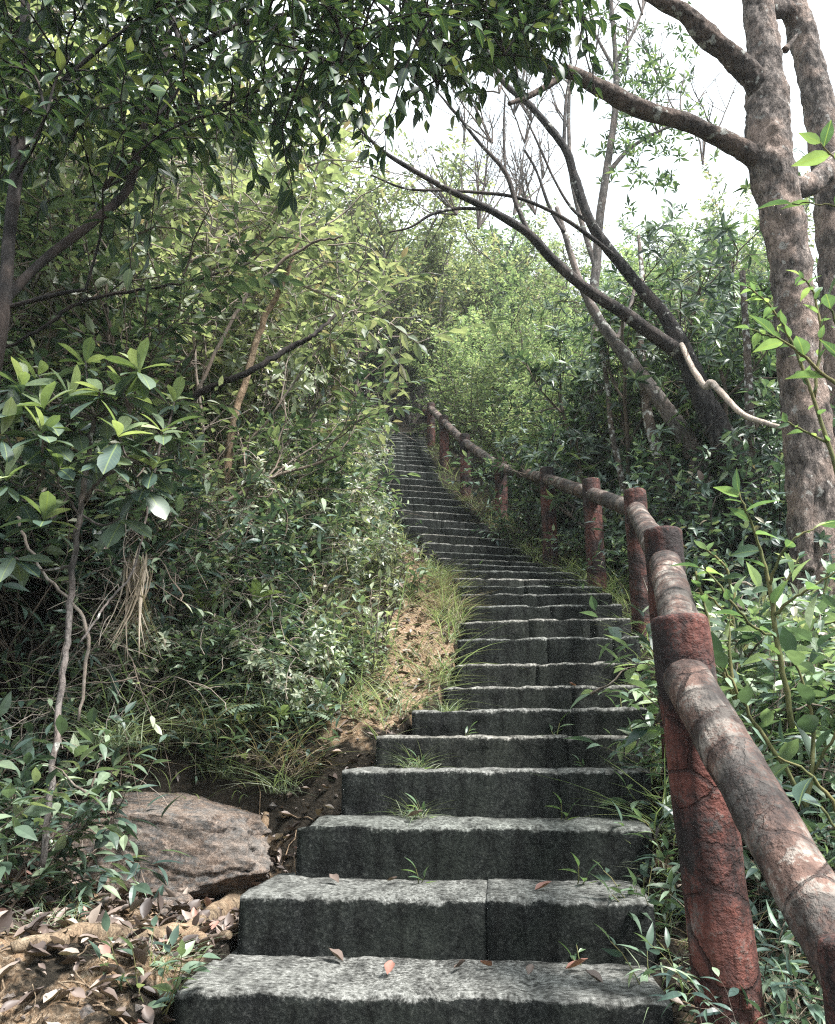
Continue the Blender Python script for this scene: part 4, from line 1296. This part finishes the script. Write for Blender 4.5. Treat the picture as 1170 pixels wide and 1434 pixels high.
# hanging dead straw
r = random.Random(91)
lv = Leaves()
for i in range(70):
    p = U(r.gauss(195, 7), r.gauss(785, 8), 3.15 + r.gauss(0, .03))
    th = r.uniform(0, 6.28)
    lv.add(p, Vector((math.cos(th) * .45, math.sin(th) * .3, -1)), Vector((math.cos(th), math.sin(th), .8)), r.uniform(.12, .34), r.uniform(1.0, 2.0))
tag(lv.build('straw_clump', M['straw'], T_BLADE, None, False), 'clump of dead straw-coloured leaves hanging in the left thicket', 'dead leaves')


# ------------------------------------------------------------------ broad-leaved sapling in the left foreground
SP = empty('sapling', U(62, 1200, 2.55), 0, 'pale-stemmed sapling with large rosettes of leaves at the left edge', 'sapling')
inv = Matrix.Translation(-SP.location)
stemL = [[(58, 1215, 2.5, 9.0), (72, 1100, 2.5, 9.0), (84, 980, 2.52, 9.0), (95, 890, 2.53, 9.0), (102, 800, 2.55, 9.0), (113, 710, 2.55, 8.2), (124, 640, 2.55, 7.5), (132, 585, 2.55, 6.0)],
         [(120, 700, 2.55, 5.2), (135, 678, 2.5, 5.2), (160, 660, 2.5, 4.5), (210, 640, 2.5, 3.0)],
         [(110, 720, 2.55, 3.8), (90, 690, 2.5, 3.0), (60, 670, 2.5, 2.2)],
         [(112, 900, 2.53, 3.0), (150, 845, 2.6, 3.0), (185, 800, 2.7, 3.0), (205, 720, 2.75, 3.0), (225, 620, 2.75, 3.0)]]
tb = Tubes()
for i, pts in enumerate(stemL):
    P_, r_ = traced(pts, 8, .002)
    tb.add(P_, r_, 9, .12, True, i, 14)
ROS = [(195, 515, 2.45, .115, 1), (178, 548, 2.5, .13, 1), (167, 606, 2.42, .14, 1), (229, 600, 2.5, .13, 1), (98, 552, 2.5, .14, 1), (60, 568, 2.45, .15, 1), (53, 525, 2.55, .12, 1),
       (5, 602, 2.4, .12, 1), (61, 600, 2.4, .12, 1), (64, 722, 2.45, .13, 1), (8, 668, 2.4, .12, 1), (130, 640, 2.6, .15, 0), (66, 620, 2.5, .15, 0), (205, 680, 2.55, .15, 0),
           (120, 505, 2.6, .12, 1), (30, 540, 2.45, .13, 1), (150, 640, 2.42, .11, 1), (215, 650, 2.5, .11, 1), (85, 650, 2.45, .12, 1), (255, 615, 2.6, .10, 1), (140, 545, 2.45, .12, 1),
           (170, 725, 2.6, .16, 0), (30, 700, 2.55, .15, 0), (20, 540, 2.6, .15, 0), (150, 575, 2.6, .14, 0), (110, 600, 2.55, .14, 0), (245, 560, 2.8, .1, 1), (20, 780, 2.5, .13, 0)]
r = random.Random(17)
ly, lo = Leaves(), Leaves()
nod = [Vector(p) for p in tb.v[::9]]
for px, py, Y, s, young in ROS:
    p = U(px, py, Y)
    q = min(nod, key=lambda n_: (n_ - p).length_squared)
    mid = q.lerp(p, .55) + Vector((0, 0, -.03))
    s *= .86
    a = [Vector(v) for v in smooth_line([q, mid, p], 4)]
    tb.add(a, [.0045 - .0015 * j / len(a) for j in range(len(a))], 6, 0, False)
    if young:
        whorl(r, ly, p, Vector((r.gauss(.1, .25), r.gauss(-.2, .25), 1)), s, 6, 48, .12)
        whorl(r, lo, p - Vector((0, 0, .015)), Vector((0, -.2, 1)), s * 1.1, 5, 88, .22, 1.1)
    else:
        whorl(r, lo, p, Vector((r.gauss(0, .3), -.3, .8)), s, 6, 85, .5, 1.25)
for o in (tb.build('stem', M['bark_grey'], SP), ly.build('young_leaves', M['rosette_young'], T_OBO, SP), lo.build('old_leaves', M['rosette_old'], T_OBO, SP)):
    o.matrix_parent_inverse = inv

# other traced stems in the thicket
for nm, pts, mat, lab in (
    ('bare_sapling', [(306, 745, 4.6, 9), (318, 670, 4.6, 11), (325, 600, 4.6, 11), (340, 545, 4.6, 10), (365, 460, 4.6, 9), (395, 400, 4.6, 7), (420, 330, 4.6, 5)], 'root', 'upright tan-brown stem in the middle of the left thicket'),
    ('bare_branch', [(150, 700, 3.9, 6), (230, 590, 3.9, 8), (285, 548, 3.9, 10), (345, 522, 3.9, 9), (405, 488, 4.0, 8), (440, 468, 4.0, 6), (470, 440, 4.1, 4)], 'black_twig', 'black branch slanting across the left thicket'),
    ('bare_branch', [(-20, 500, 3.4, 5), (60, 460, 3.4, 5), (120, 420, 3.5, 5), (240, 400, 3.6, 4), (320, 380, 3.7, 3)], 'black_twig', 'thin dark branch running level through the left thicket'),
    ('bare_branch', [(270, 560, 4.2, 5), (330, 440, 4.2, 5), (370, 390, 4.2, 5), (430, 345, 4.2, 4), (480, 330, 4.2, 3)], 'twig', 'grey-brown branch curving up through the olive leaves'),
    ('dead_twig', [(110, 1010, 3.0, 4), (120, 880, 3.0, 5), (60, 800, 3.0, 4), (20, 720, 3.0, 4)], 'pale_twig', 'pale bent dead twig beside the sapling stem')):
    P_, r_ = traced(pts, 8, .004)
    tb = Tubes(); tb.add(P_, r_, 9, .15, True, 3, 12)
    tag(tb.build(nm, M[mat]), lab, 'stem')


# ------------------------------------------------------------------ bright young plants in the right foreground
def spray_plant(name, base, stems, mat, T, leaf, label, cat, seed, spacing=.62, ang=52, stem='green_stem', droop=.12, t0=.12, wh=0):
    root = empty(name, base, 0, label, cat)
    r = random.Random(seed)
    tb, lv = Tubes(), Leaves()
    for pts in stems:
        P_, r_ = traced(pts, 5, .002)
        tb.add(P_, r_, 6, .1, True, 0, 15)
        twig_leaves(r, lv, P_, leaf, spacing, ang, droop, t0)
        if wh: whorl(r, lv, P_[-1], P_[-1] - P_[-2], leaf, wh, 55)
    for o in (tb.build('stem', M[stem], root), lv.build('leaves', M[mat], T, root, True)):
        o.matrix_parent_inverse = Matrix.Translation(-root.location)
    return root


spray_plant('young_shrub', U(1100, 1010, 2.5), [
    [(1110, 1020, 2.5, 8), (1090, 900, 2.5, 7), (1078, 820, 2.5, 6), (1062, 760, 2.5, 4), (1045, 715, 2.45, 3), (1036, 690, 2.45, 2)],
    [(1078, 820, 2.5, 5), (1092, 780, 2.45, 4), (1120, 750, 2.4, 3), (1150, 735, 2.4, 2)],
    [(1090, 890, 2.5, 5), (1060, 880, 2.45, 4), (1030, 850, 2.4, 4), (1005, 815, 2.4, 3), (980, 795, 2.4, 2)],
    [(1085, 860, 2.5, 5), (1110, 840, 2.45, 4), (1140, 820, 2.4, 3), (1175, 800, 2.35, 2)]],
    'bright', T_ELL, .092, 'bright young shrub right of the handrail with upright leafy tips', 'shrub', 3)
spray_plant('young_shrub', U(1190, 640, 1.9), [
    [(1215, 640, 1.85, 8), (1190, 560, 1.85, 6), (1150, 520, 1.85, 5), (1115, 490, 1.85, 4), (1085, 470, 1.85, 2)],
    [(1190, 560, 1.85, 5), (1175, 470, 1.85, 4), (1160, 420, 1.85, 3)],
    [(1215, 330, 1.85, 4), (1180, 295, 1.85, 3), (1150, 285, 1.85, 2), (1110, 285, 1.85, 2)],
    [(1215, 640, 1.85, 8), (1205, 480, 1.85, 6), (1205, 330, 1.85, 5), (1180, 240, 1.85, 3), (1150, 200, 1.85, 2)]],
    'bright', T_ELL, .088, 'large-leaved bright sprig entering at the right edge before the large trunk', 'shrub', 4, .8)
spray_plant('young_shrub', U(1150, 600, 3.0), [
    [(1185, 700, 3.0, 7), (1140, 560, 3.0, 5), (1110, 480, 3.0, 4), (1080, 430, 3.0, 3), (1045, 400, 3.0, 2)],
    [(1140, 560, 3.0, 5), (1150, 470, 3.0, 4), (1140, 410, 3.0, 3), (1120, 385, 3.0, 2)],
    [(1110, 480, 3.0, 4), (1075, 470, 3.0, 3), (1050, 460, 3.0, 2)],
    [(1160, 620, 3.0, 4), (1120, 600, 3.0, 3), (1100, 590, 3.0, 2)]],
    'bright', T_ELL, .062, 'light green small-leaved sapling across the large trunk', 'sapling', 6, .5)
spray_plant('young_shrub', U(1120, 1080, 2.2), [
    [(1130, 1130, 2.2, 7), (1090, 1060, 2.2, 6), (1050, 1000, 2.2, 5), (1030, 960, 2.2, 4), (1010, 925, 2.2, 3)],
    [(1130, 1130, 2.2, 7), (1140, 1040, 2.2, 6), (1130, 970, 2.2, 4), (1110, 920, 2.2, 3)],
    [(1140, 1080, 2.2, 5), (1170, 1030, 2.15, 4), (1180, 980, 2.15, 3)]],
    'mid', T_ELL, .105, 'broad-leaved green shrub beside the lower handrail', 'shrub', 8, .6)
spray_plant('young_shrub', U(1180, 1200, 1.9), [
    [(1230, 1260, 1.9, 7), (1180, 1150, 1.9, 6), (1140, 1090, 1.9, 5), (1090, 1060, 1.9, 3)],
    [(1230, 1260, 1.9, 7), (1190, 1190, 1.9, 5), (1150, 1130, 1.9, 4)]],
    'rosette_old', T_ELL, .12, 'dark broad-leaved plant at the lower right edge behind the rail', 'plant', 9, .6, 60, droop=.6)
spray_plant('young_shrub', U(1000, 900, 2.9), [
    [(1030, 980, 2.9, 6), (1000, 900, 2.9, 5), (985, 840, 2.9, 4), (975, 800, 2.9, 3)],
    [(1030, 980, 2.9, 6), (1020, 890, 2.9, 4), (1030, 830, 2.9, 3)],
    [(1000, 900, 2.9, 4), (965, 860, 2.9, 3), (955, 830, 2.9, 2)]],
    'bright', T_ELL, .07, 'small bright shrub close behind the second handrail post', 'shrub', 12, .5)
spray_plant('young_shrub', U(1000, 900, 3.6), [
    [(1080, 1000, 3.6, 6), (1030, 880, 3.6, 5), (1020, 800, 3.6, 4), (990, 770, 3.6, 3)],
    [(1080, 1000, 3.6, 6), (1090, 850, 3.6, 4), (1120, 780, 3.6, 3)],
    [(1080, 1000, 3.6, 6), (1140, 880, 3.6, 4), (1160, 800, 3.6, 3)],
    [(1030, 880, 3.6, 4), (1000, 840, 3.6, 3), (975, 830, 3.6, 2)]],
    'mid', T_MID, .075, 'low leafy shrub at the foot of the large trunk', 'shrub', 13, .45)

# ------------------------------------------------------------------ weeds and fallen leaves on the steps
def on_step(k, fx, fy):
    """fx 0..1 along the step, fy metres behind its front edge"""
    s = STEP[k]
    lx, ly_ = (fx - .5) * s['w'], fy
    a = -s['a']
    return s['cx'] + lx * math.cos(a) - ly_ * math.sin(a), s['Y'] + lx * math.sin(a) + ly_ * math.cos(a), s['h'] + .002


WEEDS = [(1, .42, .26, 1.0, 'grass sprout on the second step'), (1, .86, .26, 1.3, 'leafy sprout at the back of the second step'), (2, .33, .27, 1.1, 'sprout at the centre of the third step'),
         (3, .22, .26, 1.0, 'clump of sprouts on the left of the fourth step'), (4, .30, .26, .9, 'small sprout on the left of the fifth step'), (4, .68, .26, 1.4, 'long-leaved sprout at the middle of the fifth step'),
         (5, .95, .24, 1.4, 'sprout at the right end of the sixth step'), (2, .78, .27, 1.2, 'bent grass sprout on the right of the third step'), (0, .88, .27, 1.0, 'twin-leaved sprout on the right of the bottom step'),
         (3, .83, .27, .7, 'tiny sprout on the right of the fourth step'), (15, .3, .2, 1.0, 'sprout on the step where the stairs bend')]
for k, fx, fy, s, lab in WEEDS:
    x, y, z = on_step(k, fx, fy)
    place('sprout', x, y, s, None, lab, 'weed', None, z - .005)
for k, fx, s, lab in ((2, .30, .34, 'sparse grass tuft on the third step'), (3, .20, .4, 'grass tuft at the left of the fourth step'), (5, .1, .4, 'grass tuft at the left end of the sixth step')):
    x, y, z = on_step(k, fx, .27)
    place('tuft_a', x, y, s, None, lab, 'grass tuft', None, z - .01)
r = random.Random(8)
FL = [(0, .42, .12, 'red_leaf', 'red-brown fallen leaf near the middle of the bottom step'), (0, .57, .19, 'litter', 'pale fallen leaf at the back of the bottom step'), (0, .66, .22, 'red_leaf', 'russet fallen leaf against the riser of the bottom step'),
      (0, .74, .14, 'litter', 'tan fallen leaf right of centre on the bottom step'), (0, .83, .2, 'red_leaf', 'reddish fallen leaf toward the handrail on the bottom step'), (0, .3, .24, 'litter', 'brown fallen leaf left of centre on the bottom step'),
      (1, .74, .1, 'red_leaf', 'bright russet fallen leaf on the second step'), (1, .20, .17, 'litter', 'pale fallen leaf at the left of the second step'), (1, .33, .22, 'litter', 'brown fallen leaf at the back of the second step'),
      (2, .28, .2, 'litter', 'tiny tan fallen leaf on the third step'), (6, .68, .1, 'red_leaf', 'small red fallen leaf on the seventh step'), (0, .9, .08, 'litter', 'curled fallen leaf at the right end of the bottom step')]
for k, fx, fy, m, lab in FL:
    x, y, z = on_step(k, fx, fy)
    lv = Leaves()
    th = r.uniform(0, 6.28)
    lv.add((0, 0, 0), (math.cos(th), math.sin(th), .05), (r.gauss(0, .2), r.gauss(0, .2), 1), r.uniform(.035, .06))
    o = lv.build('fallen_leaf', M[m], T_CURL)
    o.location = (x, y, z + .004)
    tag(o, lab, 'leaf')
p = U(978, 658, 4.9)
lv = Leaves(); lv.add((0, 0, 0), (.4, 0, -1), (0, -1, .2), .07, 1.6)
o = lv.build('dead_leaf', M['litter'], T_OBO); o.location = p
tag(o, 'orange-tan dead leaf caught on the grey leaning trunk', 'leaf')

# ------------------------------------------------------------------ stuff: grass, undergrowth, litter
r = random.Random(200)
lv = Leaves()
def blades(n, fy, fo, side, L):
    for i in range(n):
        Y = r.uniform(*fy); off = abs(r.uniform(*fo))
        x = left_of(Y, off) if side < 0 else right_of(Y, off)
        th = r.uniform(0, 6.28); sp_ = r.uniform(.2, .9)
        lv.add((x, Y, gz(x, Y) - .01), (math.cos(th) * sp_, math.sin(th) * sp_, 1), (-math.cos(th), -math.sin(th), 1.2), L * r.uniform(.4, 1.2), r.uniform(.8, 1.6))
blades(900, (4.6, 6.6), (.0, .16), -1, .20)
blades(500, (4.0, 7.0), (.45, .9), -1, .20)
blades(700, (6.6, 13), (.0, .25), -1, .20)
blades(900, (3.6, 7.2), (.0, .35), 1, .22)
blades(700, (7, 13.5), (.0, .3), 1, .22)
blades(300, (2.1, 3.6), (.0, .2), 1, .16)
blades(350, (4.2, 6.8), (.1, .5), -1, .12)
blades(900, (3.45, 4.4), (.0, 1.5), -1, .22)
tag(lv.build('grass', M['grass'], T_BLADE, None, False), kind='stuff')

lv, ll = Leaves(), Leaves()
def under(n, fy, fo, side, hmax, size):
    for i in range(n):
        Y = r.uniform(*fy); off = r.uniform(*fo)
        x = left_of(Y, off) if side < 0 else right_of(Y, off)
        if side < 0 and Y < 3.55 and off < 1.2: continue
        z = gz(x, Y) + hmax * r.random() ** 1.6
        lv.add((x, Y, z), rvec(r) + Vector((0, -.3, -.1)), Vector((0, 0, 1)) + rvec(r, .5), size * r.uniform(.5, 1.3), r.uniform(.8, 1.2))
under(9000, (2.6, 7), (.5, 3.0), -1, .36, .065)
under(3500, (7, 14), (.15, 2.5), -1, .5, .06)
under(8000, (1.6, 7), (.42, 3.5), 1, .42, .065)
under(3500, (7, 14.5), (.35, 3.5), 1, .5, .06)
tag(lv.build('undergrowth', M['mid'], T_MID, None, False), kind='stuff')
lv = Leaves()
def litter(n, fy, fo, side, size):
    for i in range(n):
        Y = r.uniform(*fy); off = r.uniform(*fo)
        x = left_of(Y, off) if side < 0 else right_of(Y, off)
        lv.add((x, Y, gz(x, Y) + .006 + .018 * r.random()), rvec(r) * Vector((1, 1, .25)), Vector((0, 0, 1)) + rvec(r, .27), size * r.uniform(.25, 1.4), r.uniform(.6, 1.3))
litter(1900, (1.7, 3.4), (.04, 1.4), -1, .05)
litter(160, (2.3, 3.0), (.02, .35), -1, .05)
litter(800, (3.2, 5.2), (.02, .6), -1, .04)
litter(700, (5.0, 8.5), (.02, .7), -1, .04)
litter(350, (2.0, 5.0), (.02, .5), 1, .045)
litter(700, (3.0, 9.0), (.5, 2.5), 1, .055)
litter(700, (3.4, 9.0), (.8, 2.5), -1, .055)
tag(lv.build('leaf_litter', M['litter'], T_CURL, None, True), kind='stuff')

tb = Tubes()
for (n_, fy, fo, sd_) in ((150, (1.8, 3.4), (.04, 1.3), -1), (160, (3.4, 7.0), (.02, .8), -1), (60, (2.0, 5.0), (.03, .5), 1)):
    for i in range(n_):
        Y = r.uniform(*fy); off = r.uniform(*fo)
        x = left_of(Y, off) if sd_ < 0 else right_of(Y, off)
        th = r.uniform(0, 6.28); L = r.uniform(.05, .22)
        pts = [Vector((x + math.cos(th) * L * (k / 4 - .5), Y + math.sin(th) * L * (k / 4 - .5), 0)) + rvec(r, .004) for k in range(5)]
        for q in pts: q.z = gz(q.x, q.y) + .012 + .008 * r.random()
        tb.add(pts, [r.uniform(.0012, .003)] * 5, 4, 0, False)
tag(tb.build('fallen_twigs', M['root']), kind='stuff')
PEB = (np.array([(0, 0, 0), (-.45, .5, .05), (.5, .45, 0), (0, 1, .05), (.05, .5, .42), (0, .5, -.3)]), np.array([(0, 2, 4), (2, 3, 4), (3, 1, 4), (1, 0, 4), (2, 0, 5), (3, 2, 5), (1, 3, 5), (0, 1, 5)]), np.zeros((6, 2)))
lv = Leaves()
for (n_, fy, fo, sd_) in ((500, (1.8, 3.3), (.02, 1.3), -1), (420, (3.4, 7.0), (.02, .55), -1), (160, (2, 6), (.02, .4), 1)):
    for i in range(n_):
        Y = r.uniform(*fy); off = r.uniform(*fo)
        x = left_of(Y, off) if sd_ < 0 else right_of(Y, off)
        lv.add((x, Y, gz(x, Y)), rvec(r) * Vector((1, 1, .2)), Vector((0, 0, 1)) + rvec(r, .3), .012 + .035 * r.random() ** 3, r.uniform(.7, 1.3))
tag(lv.build('gravel', M['rock'], PEB, None, False), kind='stuff')

for k, o in list(PROTO.items()):
    if k not in USED:
        for ch in list(o.children):
            for g2 in list(ch.children): bpy.data.objects.remove(g2)
            bpy.data.objects.remove(ch)
        bpy.data.objects.remove(o)

# ------------------------------------------------------------------ light
SUN_EL, SUN_AZ = R(57), R(120)      # azimuth from the view direction toward the right
w = bpy.data.worlds.new('World')
scene.world = w
w.use_nodes = True
nt = w.node_tree
nt.nodes.clear()
out = nt.nodes.new('ShaderNodeOutputWorld')
bg = nt.nodes.new('ShaderNodeBackground')
sky = nt.nodes.new('ShaderNodeTexSky')
sky.sky_type = 'NISHITA'
sky.sun_disc = False
sky.sun_elevation = SUN_EL
sky.sun_rotation = SUN_AZ
sky.air_density = 1.2
sky.dust_density = 3.0
sky.ozone_density = 1.0
tc = nt.nodes.new('ShaderNodeTexCoord')
nz = nt.nodes.new('ShaderNodeTexNoise')
nz.inputs['Scale'].default_value = 2.2
nz.inputs['Detail'].default_value = 6
cr = nt.nodes.new('ShaderNodeValToRGB')
cr.color_ramp.elements[0].position = .3; cr.color_ramp.elements[0].color = (.7, .7, .7, 1)
cr.color_ramp.elements[1].position = .6; cr.color_ramp.elements[1].color = (.95, .95, .95, 1)
mx = nt.nodes.new('ShaderNodeMix'); mx.data_type = 'RGBA'
nt.links.new(tc.outputs['Generated'], nz.inputs['Vector'])
nt.links.new(nz.outputs['Fac'], cr.inputs['Fac'])
nt.links.new(cr.outputs['Color'], mx.inputs[0])
nt.links.new(sky.outputs['Color'], mx.inputs[6])
n2 = nt.nodes.new('ShaderNodeTexNoise')
n2.inputs['Scale'].default_value = 4.0
n2.inputs['Detail'].default_value = 7
nt.links.new(tc.outputs['Generated'], n2.inputs['Vector'])
c2 = nt.nodes.new('ShaderNodeValToRGB')      # thin cloud, brighter and duller patches
c2.color_ramp.elements[0].position = .35; c2.color_ramp.elements[0].color = (5.0, 5.5, 5.8, 1)
c2.color_ramp.elements[1].position = .65; c2.color_ramp.elements[1].color = (7.0, 7.5, 7.7, 1)
nt.links.new(n2.outputs['Fac'], c2.inputs['Fac'])
sx = nt.nodes.new('ShaderNodeSeparateXYZ')
nt.links.new(tc.outputs['Generated'], sx.inputs[0])
c3 = nt.nodes.new('ShaderNodeValToRGB')      # steeper than natural overcast: low sky dimmed, unseen zenith brightened to keep ambient light
for p_, v_ in ((0.0, .26), (.72, .34), (.9, 1.45), (1.0, 2.0)):
    e = c3.color_ramp.elements[0] if p_ == 0.0 else (c3.color_ramp.elements[1] if p_ == 1.0 else c3.color_ramp.elements.new(p_))
    e.position = p_; e.color = (v_, v_, v_, 1)
nt.links.new(sx.outputs['Z'], c3.inputs['Fac'])
m3 = nt.nodes.new('ShaderNodeMix'); m3.data_type = 'RGBA'; m3.blend_type = 'MULTIPLY'
m3.inputs[0].default_value = 1.0
nt.links.new(c2.outputs['Color'], m3.inputs[6])
nt.links.new(c3.outputs['Color'], m3.inputs[7])
nt.links.new(m3.outputs[2], mx.inputs[7])
nt.links.new(mx.outputs[2], bg.inputs['Color'])
bg.inputs['Strength'].default_value = 0.092
nt.links.new(bg.outputs[0], out.inputs['Surface'])
sd = bpy.data.lights.new('sun', 'SUN')
sd.energy = 4.7
sd.angle = R(11)
sd.color = (1, .975, .94)
so = bpy.data.objects.new('sun', sd)
COL.objects.link(so)
so.rotation_euler = Vector((-math.sin(SUN_AZ) * math.cos(SUN_EL), -math.cos(SUN_AZ) * math.cos(SUN_EL), -math.sin(SUN_EL))).to_track_quat('-Z', 'Y').to_euler()
so.location = (3, 5, 12)

# ------------------------------------------------------------------ moist air
import os
HZD = float(os.environ.get('HZD', '0.0013'))
if HZD > 0:
    bm = bmesh.new(); bmesh.ops.create_cube(bm, size=1)
    me = bpy.data.meshes.new('haze'); bm.to_mesh(me); bm.free()
    t = NT('haze_air')
    pv = t.n('ShaderNodeVolumePrincipled')
    pv.inputs['Color'].default_value = (.86, .92, .95, 1)
    pv.inputs['Density'].default_value = HZD
    pv.inputs['Anisotropy'].default_value = 0.2
    t.l(pv.outputs[0], t.out.inputs['Volume'])
    me.materials.append(t.m)
    hz = bpy.data.objects.new('haze', me); COL.objects.link(hz)
    z0, z1 = float(GZ.min()) - 1, float(GZ.max()) + 8
    hz.location = (0, 51, (z0 + z1) / 2)
    hz.scale = (126, 122, z1 - z0)
    tag(hz, kind='stuff')

vs_ = scene.view_settings
vs_.view_transform = 'Standard'
vs_.look = 'None'
vs_.exposure = 1.54
vs_.gamma = 1.0
scene.cycles.max_bounces = 6
scene.cycles.transparent_max_bounces = 8
scene.cycles.use_denoising = False
scene.cycles.sample_clamp_indirect = 3.0
scene.cycles.sample_clamp_direct = 12.0
scene.cycles.filter_width = 1.2
scene.cycles.use_adaptive_sampling = False
